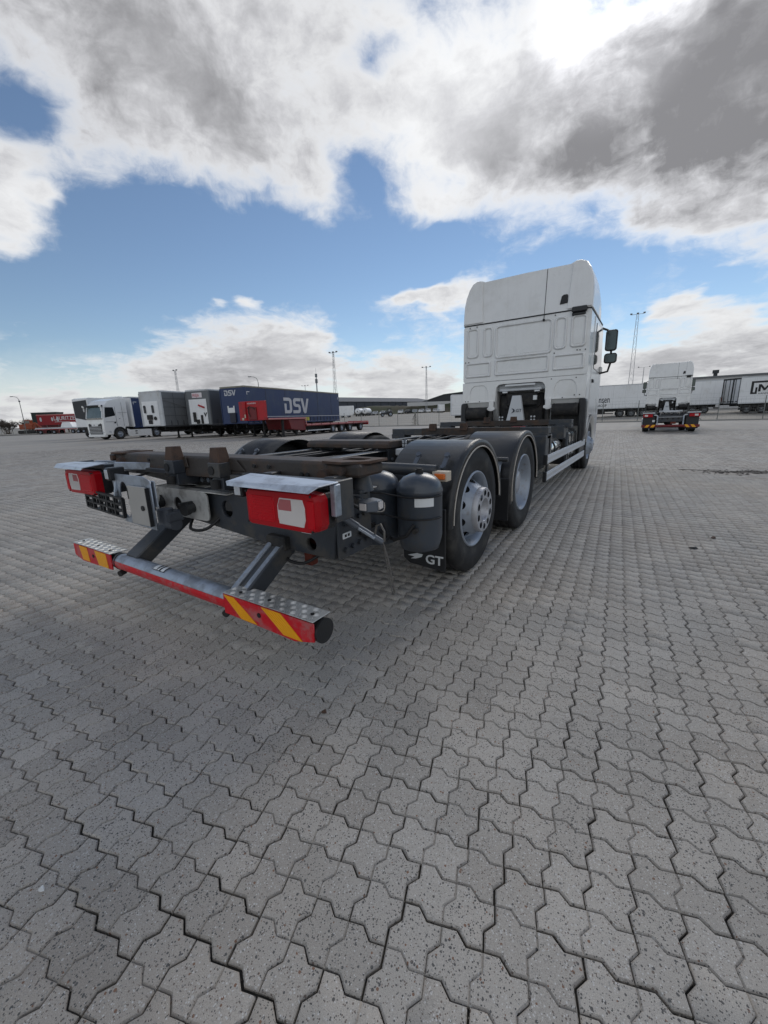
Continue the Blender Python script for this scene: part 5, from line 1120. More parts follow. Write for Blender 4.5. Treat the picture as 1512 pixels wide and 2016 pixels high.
# ---------- white trailers behind the right-hand fence and left of the cab
GW = 'white box trailers behind the wire fence'
def box_trailer(loc, rz, L, label, m=whitef, H=4.2, doors=None, name='box_trailer', ax=None, group=GW, z0=1.15):
    t = empty(name, loc, rz); tag(t, label, 'trailer', group)
    B = MB().box(-1.28, 1.28, 0, L, z0, H).build('cargo_body', m, t, bevel=.02)
    for s in (-1, 1):
        MB().box(s*1.278, s*1.292, .02, L-.02, H-.10, H+.01).box(s*1.278, s*1.292, .02, L-.02, z0-.02, z0+.10).build('body_rail', whiteg, t)
        for y in np.arange(1.4, L-.4, 1.4): MB().box(s*1.279, s*1.284, y-.008, y+.008, z0+.1, H-.1).build('panel_joint', whiteg, B)
        for z in (2.5, 3.0 if False else 1.7): MB().box(s*1.279, s*1.283, .1, L-.1, z-.01, z+.01).build('panel_joint', whiteg, B)
    underframe(t, L, z0, y_ax=ax, guard=True, r=.48, rim=lampM); return t, B  # dark rims and guard rails added to stand for shade under the body
def T_(x, y): return (x, y, hY(y))
def side_text(body, s_, size, y, z, m, sx=1., shear=0.): return text('lettering', s_, size, MYZ(1.288, y, z), m, body, sx=sx, shear=shear, off=.0, th=.01)
t1, b1 = box_trailer(T_(-9.5, 61.3), R(-82), 13.5, 'long white trailer lettered nsen GROUP, seen between the two trucks', ax=8.0)
text('lettering', 'nsen', 1.22, MYZ(1.288, 5.3, 1.95), navy, b1, sx=.60, off=.012, th=.01); text('lettering', 'GROUP', .44, MYZ(1.288, 5.05, 1.42), navy, b1, sx=.85, off=.006, th=.01)
t2, b2 = box_trailer(T_(-3.9, 65.7), R(-82), 13.4, 'plain white trailer with panel joints, right behind the second truck', ax=9.2)
t3, b3 = box_trailer(T_(10.6, 66.7), R(-45), 9.0, 'white trailer with its dark framed rear doors facing the yard')
for x in (-1.24, 1.24): MB().box(x-.07, x+.07, -.06, 0, 1.0, 4.24).build('door_frame', black, b3)
MB().box(-1.3, 1.3, -.06, 0, 4.08, 4.24).box(-1.3, 1.3, -.06, 0, .95, 1.15).build('door_frame', black, b3)
for x in (-.9, -.35, .12, .35, .9): MB().cyl((x, -.07, 1.1), (x, -.07, 4.1), .03, n=6).build('lock_rod', chassis, b3)
MB().box(-.04, .04, -.05, 0, 1.1, 4.1).build('door_gap', chassis2, b3)
for x in (-1.17, 1.17): MB().box(x-.07, x+.07, -.10, -.05, 1.4, 2.0).build('corner_buffer', rusted, b3)
for x in (-.7, -.2, .3, .75): MB().box(x-.12, x+.12, -.1, -.05, 1.32, 1.42).build('door_hinge', chassis, b3)
t4, b4 = box_trailer(T_(10.95, 63.6), R(-98), 13.6, 'white refrigerated trailer with a black framed MA logo on its side', ax=.9)
fo = [(.75, 3.62), (9., 3.62), (9., 3.52), (.90, 3.52), (.84, 2.32), (1.10, 2.32), (1.16, 2.95), (1.28, 2.95), (1.20, 2.20), (.66, 2.20)]
plate('logo_frame', [[(.62, 3.66), (7., 3.66), (7., 3.46), (.84, 3.46), (.84, 2.40), (1.02, 2.40), (1.02, 2.95), (1.20, 2.95), (1.20, 2.20), (.62, 2.20)]], .01, MYZ(1.29, .35), black, b4)
for P_ in ([[(1.28, 2.46), (1.50, 2.46), (1.50, 2.98), (1.76, 2.58), (1.90, 2.58), (2.16, 2.98), (2.16, 2.46), (2.38, 2.46), (2.38, 3.28), (2.14, 3.28), (1.83, 2.84), (1.52, 3.28), (1.28, 3.28)]],
           [[(2.50, 2.46), (2.74, 2.46), (2.81, 2.64), (3.17, 2.64), (3.24, 2.46), (3.48, 2.46), (3.11, 3.28), (2.87, 3.28)], [(2.88, 2.80), (2.99, 3.06), (3.10, 2.80)]]): plate('lettering', P_, .01, MYZ(1.289, .35), black, b4)
text('lettering', 'HANDEL &', .30, MYZ(1.288, 1.66, 2.14), black, b4, off=.0, sx=.95)
MB().cyl((-.2, -1.4 + 1.4, 4.3), (-.2, 0, 4.3), .1) if False else None
MB().box(-.6, .6, .1, .5, 4.2, 4.28).build('roof_edge', whiteg, b4)
t5, b5 = box_trailer(T_(-22.6, 53.3), R(-62), 8.5, 'short white box trailer left of the white cab, beyond the fence', H=4.05)
side_text(b5, 'Bm', .85, 1.75, 2.35, navy, .6, .1)
# roof vent seen above the right-hand trailers
ro = empty('shed', T_(14, 84)); tag(ro, 'low pale shed roof with a dark chimney cowl above the trailers', 'building')
MB().box(-9.5, 14, 0, 9, 0, 4.9).build('wall', whitewall, ro); MB().box(-9.8, 14.2, -.3, 9.3, 4.9, 5.15).build('roof', roofm, ro)
MB().box(-4.0, -3.5, .3, .8, 5.15, 5.6).box(-4.15, -3.35, .2, .9, 5.6, 6.1).build('chimney', dwall, ro)

# ================================================================== fence, kerb
kb = MB()
for a, b in ((-88., 60.),): kb.box(a, b, 44.5, 44.68, -.1, .11)
kb.beam((-117.5, 25.5, .0), (-88, 44.5, .0), .2, .22); tag(kb.build('kerb', kerbm), kind='structure')
ve = MB().add([(-88, 44.7, .05), (60, 44.7, .05), (60, 46.8, .07), (-88, 46.8, .07)], [(0, 1, 2, 3)])
ve.add([(-117.5, 25.7, .03), (-88, 44.7, .04), (-92, 50, .06), (-121, 31, .06)], [(0, 1, 2, 3)]); tag(ve.build('verge', soilm, recalc=False), kind='structure')
def fence(name, label, pts, H=2.0, step=3.05):
    t = empty(name, (0, 0, 0)); tag(t, label, 'fence'); w = MB()
    for (x0, y0), (x1, y1) in zip(pts[:-1], pts[1:]):
        L = math.hypot(x1-x0, y1-y0); n = int(L/step); me_p = None
        for k in range(n+1):
            f = k/n; x, y = x0+(x1-x0)*f, y0+(y1-y0)*f
            if me_p is None: me_p = MB().cyl((0, 0, -.1), (0, 0, H), .035, n=8).cyl((0, 0, H), (0, 0, H+.02), .045, n=8).mesh('fence_post', postM)
            link('fence_post', me_p, t, loc=(x, y, .05))
        for z in np.arange(.12, H+.02, .27): w.beam((x0, y0, z+.05), (x1, y1, z+.05), .006, .006)
        for k in range(int(L/.3)):
            f = k*.3/L; x, y = x0+(x1-x0)*f, y0+(y1-y0)*f; w.add([(x-.003, y, .1), (x+.003, y, .1), (x+.003, y, H), (x-.003, y, H)], [(0, 1, 2, 3)])
    o = w.build('wire_mesh', postM, t, recalc=False); tag(o, kind='stuff'); return t
fence('wire_fence', 'wire mesh fence with thin posts running behind the kerb across the yard', [(-88, 46.0), (-40, 46.0), (20, 46.0)])
fence('panel_fence', 'grey wire fence along the far left edge of the yard', [(-122, 25.2), (-90.5, 45.3)], 1.9, 2.6)
br = empty('fence_brace', (6.2, 45.2, 0)); tag(br, 'thin slanting steel brace leaning on the fence right of the second truck', 'fence brace')
MB().cyl((-3.2, .75, 2.05), (0.0, .6, .1), .035, n=8).build('brace_bar', postM, br)
MB().cyl((-3.2, .75, 0), (-3.2, .75, 2.1), .045, n=8).build('fence_post', postM, br)

# ================================================================== light masts and lamps
def mast(x, y, H, label, base=1.1, top=.35, heads=3, arm=1.6, rz=0., lattice=True):
    t = empty('light_mast', T_(x, y), rz); tag(t, label, 'light mast', 'tall floodlight masts around the yard')
    m = MB(); n = int(H/1.6)
    if lattice:
        def cw(f): return (base+(top-base)*f)/2
        for i, (a, b) in enumerate(((-1, -1), (1, -1), (1, 1), (-1, 1))):
            m.beam((a*cw(0), b*cw(0), 0), (a*cw(1), b*cw(1), H), .055, .055)
        c4_ = ((-1, -1), (1, -1), (1, 1), (-1, 1))
        for k in range(n):
            f0, f1 = k/n, (k+1)/n
            for i in range(4):
                a, b = c4_[i], c4_[(i+1) % 4]
                if k % 2: a, b = b, a
                m.beam((a[0]*cw(f0), a[1]*cw(f0), H*f0), (b[0]*cw(f1), b[1]*cw(f1), H*f1), .035, .035)
    else: m.cyl((0, 0, 0), (0, 0, H), .22, .11, n=10)
    m.build('mast_tower', steelp, t)
    MB().beam((-arm, 0, H), (arm, 0, H), .09, .09).build('cross_arm', steelp, t)
    for k in range(heads):
        px = -arm+2*arm*k/(heads-1)
        MB().box(px-.28, px+.28, -.28, .18, H+.05, H+.38).cyl((px, 0, H), (px, 0, H+.1), .05, n=6).build('floodlight', lampM, t, bevel=.05)
    return t
mast(-4.1, 140.8, 25.2, 'tall lattice mast with three floodlights right of the white cab', 1.3, .5)
mast(-3.2, 226, 17.6, 'slim far mast with crossbar just left of the second cab roof', .5, .3, 2, 2.2, lattice=False)
mast(-83.5, 100.4, 20.0, 'lattice mast rising behind the rear end of the blue trailer', 1.1, .4, 3, 1.4)
mast(-77.5, 152.2, 18.3, 'mast with two lamp heads beyond the long warehouse, left of the cab', .8, .3, 3, 1.8)
mast(-144.9, 84.3, 19.2, 'mast behind the roof of the grey trailer with the red name sign', .9, .4, 2, 1.0)
mast(-164, 171, 17.6, 'tiny far mast head just above the roof of the blue lettered trailer', .7, .3, 3, 2.3, lattice=False)
tm = empty('telecom_mast', T_(-123.2, 135.7)); tag(tm, 'thin telecom mast with antenna drums behind the blue trailer roof', 'telecom mast')
MB().cyl((0, 0, 0), (0, 0, 18.2), .35, .22, n=10).build('mast_tower', steelp, tm)
MB().cyl((0, 0, 14.5), (0, 0, 16.2), .55, n=10).cyl((0, 0, 17), (0, 0, 18.4), .5, n=10).build('antenna_drum', lampM, tm); MB().cyl((0, 0, 18), (0, 0, 20.8), .05, n=6).build('antenna_rod', steelp, tm)
def street_lamp(x, y, H, rz, label, ball=False):
    t = empty('street_lamp', T_(x, y), rz); tag(t, label, 'street lamp', 'curved street lamps')
    MB().cyl((0, 0, 0), (0, 0, H-1.0), .09, .06, n=10).build('lamp_pole', postM, t)
    MB().tube([(0, 0, H-1.05), (-.05, 0, H-.6), (-.28, 0, H-.22), (-.7, 0, H-.03), (-1.2, 0, H+.02)], .05, 8).build('lamp_arm', postM, t)
    MB().box(-1.75, -1.15, -.13, .13, H-.04, H+.1).build('lamp_head', lampM, t, bevel=.04)
    if ball: MB().lathe([(0, -.2), (.15, -.13), (.2, 0), (.15, .13), (0, .2)], (0, 0, H-1.0), (0, 0, 1), 12).build('pole_sensor', lampM, t)
street_lamp(-58.9, 48.9, 9.2, R(35), 'curved street lamp above the roof of the blue trailer')
street_lamp(-114.6, 29.6, 8.2, R(35), 'curved street lamp at the far left edge of the yard', True)

# ================================================================== far left yard
def T0(x, y): return (x, y, 0)
redl = mat('dull_red_trailer_paint', (.26, .007, .012), .6)
lz_ = empty('box_trailer', T0(-115.8, 33.2), R(-62.5+4)); tag(lz_, 'long red trailer with white LAURITZEN lettering at the far left', 'trailer')
LB = MB().box(-1.27, 1.27, 0, 14, 1.9, 4.2).build('cargo_body', redl, lz_, bevel=.02)
MB().box(-1.275, 1.3, 0, 14.05, 4.1, 4.28).build('roof_rail', pinkrail, lz_)
text('lettering', 'LAURITZEN', 1.25, MYZ(1.285, 3.9, 2.95), sticker, LB, off=0., sx=.9)
MB().box(1.28, 1.288, 4.1, 7.6, 2.55, 2.62).build('lettering_line', sticker, LB)
for y, r_ in ((.9, .5), (3.6, .45), (4.9, .55)): plate('white_emblem', [circ(y, 3.2, r_*.5, 12, r_)], .01, MYZ(1.288), logow, LB)
for y in (9.4, 10.7, 12.0): simple_wheel(lz_, 1.27, y, 1); simple_wheel(lz_, -1.27, y, -1)
MB().box(-.6, .6, .3, 13.8, 1.3, 1.9).build('trailer_frame', redd, lz_)
legs(lz_, 2.5, z=1.4)
cg = empty('container', T0(-127.0, 35.5), R(-56)); tag(cg, 'dark green container standing behind the red trailer', 'container')
CB = MB().box(-1.2, 1.2, 0, 6.2, 2.0, 5.0).build('container_wall', brick_, cg, bevel=.02)
for y in np.arange(.3, 6.1, .35): MB().box(1.2, 1.25, y, y+.17, 2.1, 4.9).build('wall_rib', brick_, CB)
MB().box(-1.25, 1.25, -.05, 6.25, 4.95, 5.1).build('roof_rail', dwall, CB); MB().box(-1, 1, .3, 5.9, 0, 2.0).build('chassis_block', redd, cg)
om = empty('excavator', T0(-123.0, 31.8), R(-40)); tag(om, 'orange machine with raised arm parts behind the left fence', 'excavator')
MB().box(-1.2, 1.2, -.6, 2.2, 1.1, 2.3).build('body', orangep, om, bevel=.15); MB().box(-.9, .3, .2, 1.5, 2.3, 3.3).build('operator_cab', orangep, om, bevel=.1); MB().box(-.92, .32, .4, 1.3, 2.5, 3.15).build('cab_window', glass, om)
MB().beam((.6, 0, 2.0), (.6, 2.6, 2.5), .3, .4).beam((.6, 2.6, 2.5), (.6, 3.6, 1.4), .25, .3).build('boom', orangep, om); MB().box(-1.3, -.7, -1, 2.4, .1, .9).box(.7, 1.3, -1, 2.4, .1, .9).build('track', rubber, om, bevel=.2)
fl = empty('flatbed_trailer', T0(-109.5, 30.6), R(-58.5)); tag(fl, 'low white and red flatbed trailer parked at the far left fence', 'trailer')
FB = MB().box(-1.2, 1.2, 0, 11.5, 1.05, 1.35).build('deck', whiteg, fl, bevel=.02); MB().box(-1.22, 1.22, 0, 11.5, .95, 1.05).build('edge_rail', redp, fl)
for y in (1., 4., 8.2, 9.4, 10.6): simple_wheel(fl, 1.2, y, 1, .42); simple_wheel(fl, -1.2, y, -1, .42)
MB().loft([[(-1., 5.5, 1.35), (1., 5.5, 1.35), (1., 8.2, 1.35), (-1., 8.2, 1.35)], [(-.85, 5.9, 2.4), (.85, 5.9, 2.4), (.85, 7.6, 2.4), (-.85, 7.6, 2.4)]]).build('white_load', whitef, fl, bevel=.08)

# ================================================================== bare shrubs and trees
def twigs(seed, H, spread):
    r_ = random.Random(seed); m = MB()
    def grow(p, d, L, rad, lv):
        q = p+d*L
        x = d.orthogonal().normalized(); y = d.cross(x)
        a = [p+(x*math.cos(t)+y*math.sin(t))*rad for t in (0, 2.1, 4.2)]; b = [q+(x*math.cos(t)+y*math.sin(t))*rad*.6 for t in (0, 2.1, 4.2)]
        m.add(a+b, [(0, 1, 4, 3), (1, 2, 5, 4), (2, 0, 3, 5)])
        if lv == 0: return
        for _ in range(4 if lv > 1 else 5):
            e = (d+Vector((r_.uniform(-1, 1), r_.uniform(-1, 1), r_.uniform(-.25, .7)))*spread).normalized()
            grow(p+d*L*r_.uniform(.45, 1.), e, L*r_.uniform(.55, .8), max(rad*.62, .012), lv-1)
    for k in range(5): grow(Vector((r_.uniform(-.5, .5), r_.uniform(-.5, .5), 0)), Vector((r_.uniform(-.5, .5), r_.uniform(-.5, .5), 1)).normalized(), H*.30, .07, 4)
    return m.mesh('crown', bark, recalc=False)
crowns = [twigs(k, 6.2, .75) for k in range(3)]; trunkm = MB().cyl((0, 0, -.3), (0, 0, 1.6), .12, .07, n=8).mesh('trunk', bark)
rt_ = random.Random(5)
spots = [(-150.3+(17.2)*f+rt_.uniform(-1, 1), 33.9+11.4*f+rt_.uniform(-1.5, 1.5), rt_.uniform(.8, 1.1)) for f in np.linspace(-.25, 1.15, 16)]
TREEL = ['leafless hedge tree '+q for q in ('cut by the left picture edge and leftmost of all', 'second from the left picture edge', 'third from the left edge, left of the lamp post', 'whose crown the curved lamp post crosses', 'just right of the curved lamp post', 'left of the orange machine', 'above the arm of the orange machine', 'right above the orange machine cab', 'between orange machine and green container', 'left of the dark green container', 'above the left end of the green container', 'above the right end of the green container', 'just right of the green container', 'above the middle of the red lettered trailer', 'left of the half hidden white lorry', 'nearest to the half hidden white lorry')]
place = ['at the left picture edge', 'behind the left street lamp', 'between lamp and orange machine', 'behind the orange machine', 'beside the green container', 'behind the red trailer', 'next to the white lorry']
for i, (x, y, s_) in enumerate(spots):
    t = empty('bare_tree', (x, y, 0), rt_.uniform(0, 6)); tag(t, TREEL[i], 'tree', 'leafless trees at the far left'); t.scale = (s_, s_, s_)
    link('crown', crowns[i % 3], t); link('trunk', trunkm, t)
for i, x in enumerate(np.linspace(-112, -84, 6)):
    t = empty('bare_tree', (x, 200+3*(i % 2), 4.8), i*1.7); tag(t, '%s leafless tree top, counted from the left, above the warehouse roof' % ('first', 'second', 'third', 'fourth', 'fifth', 'last')[i], 'tree', 'leafless trees beyond the warehouse'); t.scale = (1.05,)*3
    link('crown', crowns[i % 3], t); link('trunk', trunkm, t)
# small fir behind the kerb
fi = empty('fir_tree', (-24.4, 45.6, 0.03)); tag(fi, 'small dark green fir standing behind the kerb at the red trailer', 'tree')
MB().cyl((0, 0, 0), (0, 0, 1.5), .05, .015, n=8).build('trunk', bark, fi)
m = MB(); r_ = random.Random(2)
for k in range(420):
    z = r_.uniform(.08, 1.6)**1.0; rad = (.78*(1-z/1.7))*r_.uniform(.25, 1.0); a = r_.uniform(0, 6.28)
    c = Vector((rad*math.cos(a), rad*math.sin(a), z-rad*.25)); d = Vector((math.cos(a), math.sin(a), -.25+r_.uniform(-.3, .3))).normalized(); w = Vector((-math.sin(a), math.cos(a), r_.uniform(-.4, .4)))
    l = r_.uniform(.10, .2); m.add([c-w*.035, c+w*.035, c+d*l], [(0, 1, 2)])
o = m.build('crown', leafd, fi, recalc=False)

# ================================================================== beyond the fence: warehouse, bank, cars
wh = empty('warehouse', (-93.5, 178, 2.3), 0); tag(wh, 'long grey warehouse with a sloping sheet roof and dark wall', 'building')
a0, a1 = Vector((-130, 128, 0)), Vector((-106, 225, 0)); dW = (a1-a0).normalized(); nW = Vector((-dW.y, dW.x, 0)); o0 = Vector((93.5, -178, 0))
def wp(l, n_, z): p = a0+dW*l+nW*n_+o0; return (p.x, p.y, z)
Lw = (a1-a0).length
MB().add([wp(0, 0, 0), wp(Lw, 0, 0), wp(Lw, 0, 7.1), wp(0, 0, 7.1), wp(0, 40, 0), wp(Lw, 40, 0), wp(Lw, 40, 7.1), wp(0, 40, 7.1)], [(0, 1, 2, 3), (4, 7, 6, 5), (0, 3, 7, 4), (1, 5, 6, 2)]).build('wall', wallm, wh)
MB().add([wp(-.5, -.6, 7.0), wp(Lw, -.6, 7.0), wp(Lw, 18, 10.1), wp(-.5, 18, 10.1), wp(-.5, 41, 7.0), wp(Lw, 41, 7.0)], [(0, 1, 2, 3), (3, 2, 5, 4), (0, 3, 4), (1, 5, 2)]).build('roof', roofm, wh, recalc=False)
for l in np.arange(2, Lw, 5.5):
    q = MB(); q.add([wp(l-.12, -.12, .05), wp(l+.12, -.12, .05), wp(l+.12, -.12, 6.9), wp(l-.12, -.12, 6.9), wp(l-.12, 0, .05), wp(l+.12, 0, .05), wp(l+.12, 0, 6.9), wp(l-.12, 0, 6.9)], [(0, 1, 2, 3), (0, 3, 7, 4), (1, 5, 6, 2), (3, 2, 6, 7)]); q.build('wall_column', dwall, wh)
gb = empty('gabled_hall', T_(-86, 178), R(25)); tag(gb, 'dark hall with a gable roof beside the white trailer, left of the cab', 'building')
MB().prism([(-10, 0), (16, 0), (16, 9.5), (4, 8.4), (-10, 4.2)], 'xz', 0, 22).build('wall', dwall, gb); MB().prism([(-10.5, 4.2), (4, 8.5), (16.2, 9.6), (16.2, 9.9), (4, 8.8), (-10.5, 4.5)], 'xz', -.4, 22.4).build('roof', roofm, gb)
bk = MB(); pr = random.Random(4); rows = []
for f in np.linspace(0, 1, 40):
    c = Vector((-102+44*f, 133+24*f, 0)); w = .55+.45*math.sin(math.pi*min(1, f*1.1+.1)); top = (3.9+1.6*f)*(.9+.1*math.sin(f*9))
    n_ = Vector((-.48, .877, 0)); rows.append([tuple(c+n_*d_+Vector((0, 0, 2.1+top*h_*(1+pr.uniform(-.05, .05))))) for d_, h_ in ((0, 0), (3, .25), (6, .55), (9, .85), (12, 1.), (18, 1.), (30, .9))])
bk.loft(rows, closed=False, caps=False, smooth=True); tag(bk.build('grass_bank', grassm, recalc=False), kind='structure')
MB_w = MB()
lw = empty('concrete_wall', T_(-74, 158)); tag(lw, 'low pale wall on top of the grass bank below the dark hall', 'wall'); MB().box(-14, 6, 0, .5, 3.2, 4.75).build('wall_panel', whitewall, lw)
lw.rotation_euler = (0, 0, R(28))
# white trailer body and tanks at the far fence
wb = empty('box_trailer', T_(-85.2, 107.5), R(28-90)); tag(wb, 'plain white trailer body beside the rear end of the blue trailer', 'trailer')
WB = MB().prism([(-2.35, .55), (-2.35, 3.75), (2.6, 3.75), (2.6, 1.2), (2.25, .55)], 'yz', -1.2, 1.2).build('cargo_body', whitef, wb, bevel=.05)
for y in (-1.2, 1.0): simple_wheel(wb, 1.15, y, 1, .4); simple_wheel(wb, -1.15, y, -1, .4)
for i, (x, y) in enumerate(((-86.3, 115.5), (-84.2, 117))):
    tk = empty('tank_trailer', T_(x, y), R(20)); tag(tk, ('left of two round white tanks beside the white trailer body', 'right of two round white tanks beside the white trailer body')[i], 'tank trailer', 'round white tanks')
    MB().lathe([(0, -.15), (.7, -.05), (1.02, .15), (1.05, .4), (1.05, 5.5), (.9, 5.9), (0, 6.)], (0, 0, 1.75), (0, 1, 0), 20).build('tank', whitef, tk); MB().box(-.8, .8, .3, 5.6, .4, .9).build('trailer_frame', chassis2, tk)
    for yy in (1.2, 4.2): simple_wheel(tk, 1.0, yy, 1, .4); simple_wheel(tk, -1.0, yy, -1, .4)
    MB().cyl((0, -.2, 1.75), (0, -.08, 1.75), .2, n=10).build('tank_lid', chassis2, tk)
def car_meshes():
    b = MB(); pr_ = [(-2.1, .35), (-2.15, .75), (-2.0, .95), (-1.0, 1.02), (-.45, 1.42), (.95, 1.46), (1.75, 1.05), (2.1, .95), (2.15, .5), (2.1, .3)]
    b.loft([[(s*.86*q, y, z*k) for y, z in pr_] for s, q, k in ((-1, 1, 1), (-1, .97, 1), (1, .97, 1), (1, 1, 1))]); return b
cb = car_meshes()
gl = MB().prism([(-.92, 1.02), (-.45, 1.36), (.90, 1.40), (1.5, 1.06)], 'yz', -.865, .865).box(-.7, .7, -.98, -.5, 1.05, 1.33)
def car(x, y, rz, c, label, i):
    t = empty('parked_car', T_(x, y), rz); tag(t, label, 'car', 'cars parked below the grass bank')
    link('body', cb.mesh('body', carpaint(i, c), bevel=.06), t); link('window', GLM, t)
    for s in (-1, 1):
        for yy in (-1.3, 1.3): simple_wheel(t, s*.88, yy, s, .32)
GLM = gl.mesh('window', glass, bevel=.02)
cl_ = [(-86.4, 122.6, (.62, .63, .65), 'silver car at the left end of the parked row below the bank'), (-84.2, 124.0, (.45, .47, .5), 'grey car second from the left in the parked row'), (-81.6, 125.2, (.70, .71, .72), 'white car left of the dark tractor, in the parked row'), (-79.6, 126.6, (.03, .03, .035), 'black car directly behind the dark tractor'),
       (-76.2, 129.0, (.68, .69, .70), 'white hatchback right of the dark tractor'), (-74.0, 130.6, (.02, .02, .024), 'black car in the middle of the right parked group'), (-72.0, 132.0, (.28, .31, .34), 'slate grey car among the right parked group'), (-69.9, 133.4, (.66, .67, .69), 'white car third from the right end of the row'), (-67.9, 134.6, (.72, .73, .74), 'bright white car second from the right end of the row'), (-65.6, 136.4, (.50, .50, .52), 'pale car at the right end of the parked row')]
for i, (x, y, c, lb) in enumerate(cl_): car(x, y, R(22+(i*37 % 23)-10), c, lb, i)
vn = empty('camper_van', T_(-59.9, 129), R(30)); tag(vn, 'white camper van peeping out left of the short white trailer', 'van')
V_ = MB().prism([(-2.6, .4), (-2.6, 2.7), (1.4, 2.8), (2.2, 1.9), (2.8, 1.3), (2.8, .4)], 'yz', -1.05, 1.05).build('body', whitef, vn, bevel=.08); MB().box(1.04, 1.07, -1.5, .5, 1.5, 2.2).box(1.04, 1.07, 1.2, 1.9, 1.5, 2.0).build('side_window', glass, V_)
for s in (-1, 1): simple_wheel(vn, s*1.05, -1.5, s, .35); simple_wheel(vn, s*1.05, 1.8, s, .35)
tr = empty('farm_tractor', T_(-64.2, 100.5), R(-50)); tag(tr, 'small dark tractor standing on the gravel before the parked cars', 'tractor')
MB().box(-.35, .35, -1.7, .1, .7, 1.25).build('bonnet', dwall, tr, bevel=.08); MB().box(-.7, .7, .1, 1.4, .8, 1.5).box(-.65, .65, .2, 1.3, 2.3, 2.4).build('operator_cab', dwall, tr, bevel=.05)
for x in (-.6, .6):
    for y in (.25, 1.25): MB().box(x-.04, x+.04, y-.04, y+.04, 1.5, 2.3).build('cab_post', dwall, tr)
for s in (-1, 1): simple_wheel(tr, s*1.05, 1.0, s, .68); simple_wheel(tr, s*.75, -1.3, s, .48)
MB().box(-.2, .2, .6, 1.0, 1.5, 2.05).build('seat', whiteg, tr, bevel=.08)

# ================================================================== litter and stains on the paving
ds = MB(); r_ = random.Random(8)
for k in range(420):
    t = r_.gauss(0, 1)*.42; x = 4.15+t*1.1; y = 7.05+r_.gauss(0, 1)*.14+.10*math.sin(x*5); s_ = r_.uniform(.006, .022)
    ds.add([(x-s_*1.5, y-s_, .0), (x+s_*1.5, y-s_*.7, 0), (x+s_, y+s_, 0), (x-s_, y+s_*1.2, 0), (x, y, s_*.7)], [(0, 1, 4), (1, 2, 4), (2, 3, 4), (3, 0, 4)])
for k in range(60):
    t = r_.gauss(0, 1)*.5; x = 4.2+t*1.1; y = 7.05+r_.gauss(0, 1)*.10+.10*math.sin(x*5); w = r_.uniform(.06, .22); h_ = w*r_.uniform(.2, .4)
    n_ = 9; ds.add([(x+w*math.cos(2*math.pi*i/n_)*r_.uniform(.7, 1.2), y+h_*math.sin(2*math.pi*i/n_)*r_.uniform(.7, 1.2), .0035+k*.00004) for i in range(n_)], [range(n_)])
o = ds.build('dirt_patch', mat('damp_soil', (.045, .038, .032), .8, var=.4, scale=20), recalc=False); tag(o, 'dark streak of damp soil lying on the paving at the right edge', 'dirt', kind='stuff')
def bit(name, x, y, s_, m_, label, cat, rz):
    q = MB(); q.loft([[(-s_, -s_*.5, .004), (s_*.2, -s_*.7, .006), (s_, -s_*.1, .004), (s_*.5, s_*.5, .008), (-s_*.5, s_*.4, .004)], [(-s_*.8, -s_*.4, .012), (s_*.2, -s_*.5, .02), (s_*.8, 0, .014), (s_*.4, s_*.4, .02), (-s_*.4, s_*.3, .013)]])
    o = q.build(name, m_, recalc=True); o.location = (x, y, 0); o.rotation_euler = (0, 0, rz); tag(o, label, cat)
bit('leaf', 1.06, -2.80, .008, sticker, 'small white petal lying on the paving at the lower left', 'leaf', .4)
bit('rubber_scrap', 2.74, 1.37, .035, black, 'black scrap of rubber lying on the paving right of the truck', 'scrap', -.2)
bit('leaf', 2.92, 1.81, .03, rusty, 'brown leaf lying on the paving farther right than the rubber scrap', 'leaf', .9)
bit('leaf', 1.27, -1.89, .012, rusty, 'tiny brown leaf on the paving below the yellow striped bar end', 'leaf', .2)

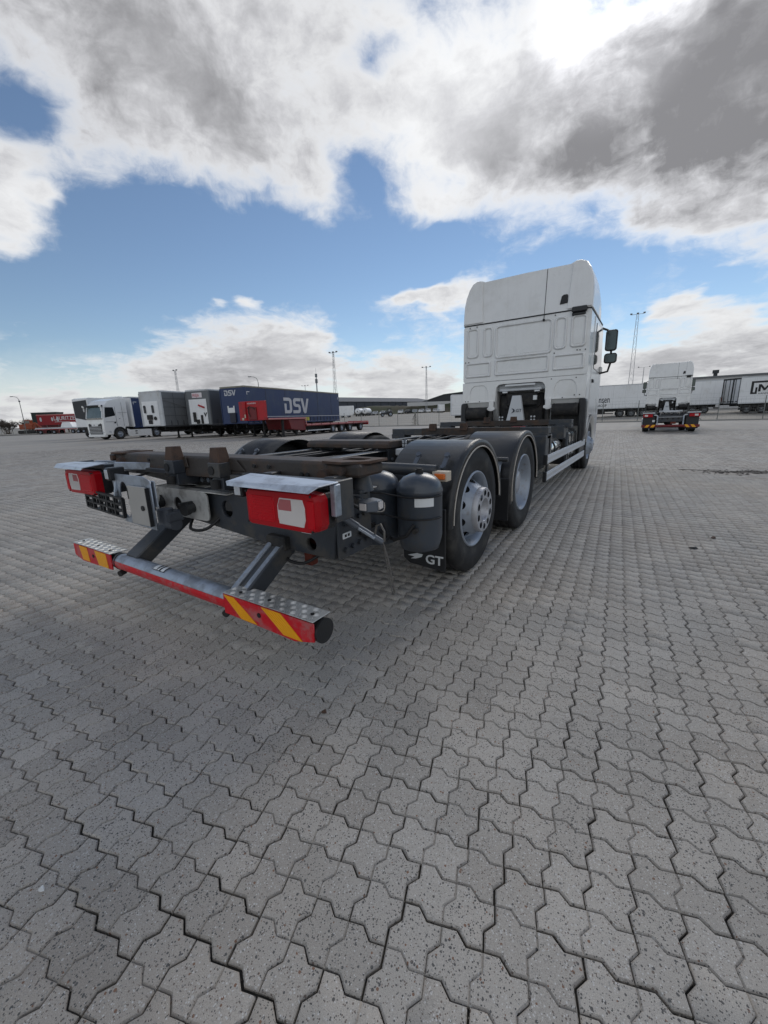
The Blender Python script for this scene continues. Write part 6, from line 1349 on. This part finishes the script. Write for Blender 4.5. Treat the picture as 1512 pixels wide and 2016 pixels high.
# ---------- small pieces that were made together become objects of their own
SPLIT = {'beam_side_bracket', 'plate_edge', 'bolt_head', 'lock_pin', 'bolt', 'beam_bolt', 'saddle_bolt', 'saddle_bracket', 'fastener', 'support_foot', 'guard_post', 'battery_box', 'cab_step', 'fender_clamp', 'cover_screw', 'bar_bolt', 'panel_strut', 'lamp_arm', 'lamp_bracket', 'tunnel_panel', 'cross_member_flange', 'beam_mount', 'lever_plate', 'marker_label', 'cross_member_hole', 'flap_label', 'skirt_vent', 'track', 'antenna_drum', 'hinge_bracket', 'body_rail', 'door_frame', 'side_guard_rail', 'trailer_bracket', 'panel_line', 'container_beam', 'operator_cab', 'fence_post', 'cover_plate', 'air_line', 'axle'}
parts_of = {}
for o in list(bpy.data.objects):
    if o.type != 'MESH' or o.get('kind') == 'stuff' or o.name.split('.')[0] not in SPLIT: continue
    me = o.data
    if me.name not in parts_of:
        n = len(me.vertices); par = list(range(n))
        def find(a):
            while par[a] != a: par[a] = par[par[a]]; a = par[a]
            return a
        for e in me.edges:
            a, b = find(e.vertices[0]), find(e.vertices[1])
            if a != b: par[a] = b
        # pieces that touch or overlap in their boxes stay together
        isl = {}
        for v in range(n): isl.setdefault(find(v), []).append(v)
        bx = []
        for k, vs in isl.items():
            c = np.array([me.vertices[v].co for v in vs]); bx.append([c.min(0)-.002, c.max(0)+.002, [k]])
        merged = True
        while merged:
            merged = False
            for i in range(len(bx)):
                for j in range(i+1, len(bx)):
                    if (bx[i][0] <= bx[j][1]).all() and (bx[j][0] <= bx[i][1]).all():
                        bx[i] = [np.minimum(bx[i][0], bx[j][0]), np.maximum(bx[i][1], bx[j][1]), bx[i][2]+bx[j][2]]; bx.pop(j); merged = True; break
                if merged: break
        out = []
        if len(bx) > 1:
            for _, _, ks in bx:
                ks = set(ks); fs = [p for p in me.polygons if find(p.vertices[0]) in ks]; used = sorted({v for p in fs for v in p.vertices}); ix = {v: i for i, v in enumerate(used)}
                nm = bpy.data.meshes.new(o.name.split('.')[0]); nm.from_pydata([me.vertices[v].co[:] for v in used], [], [[ix[v] for v in p.vertices] for p in fs])
                nm.polygons.foreach_set('use_smooth', [p.use_smooth for p in fs]); nm.update()
                for m_2 in me.materials: nm.materials.append(m_2)
                out.append(nm)
        parts_of[me.name] = out
    out = parts_of[me.name]
    if len(out) > 1:
        o.data = out[0]
        for nm in out[1:]:
            c = bpy.data.objects.new(o.name.split('.')[0], nm); COL.objects.link(c); c.parent = o.parent; c.matrix_basis = o.matrix_basis.copy()
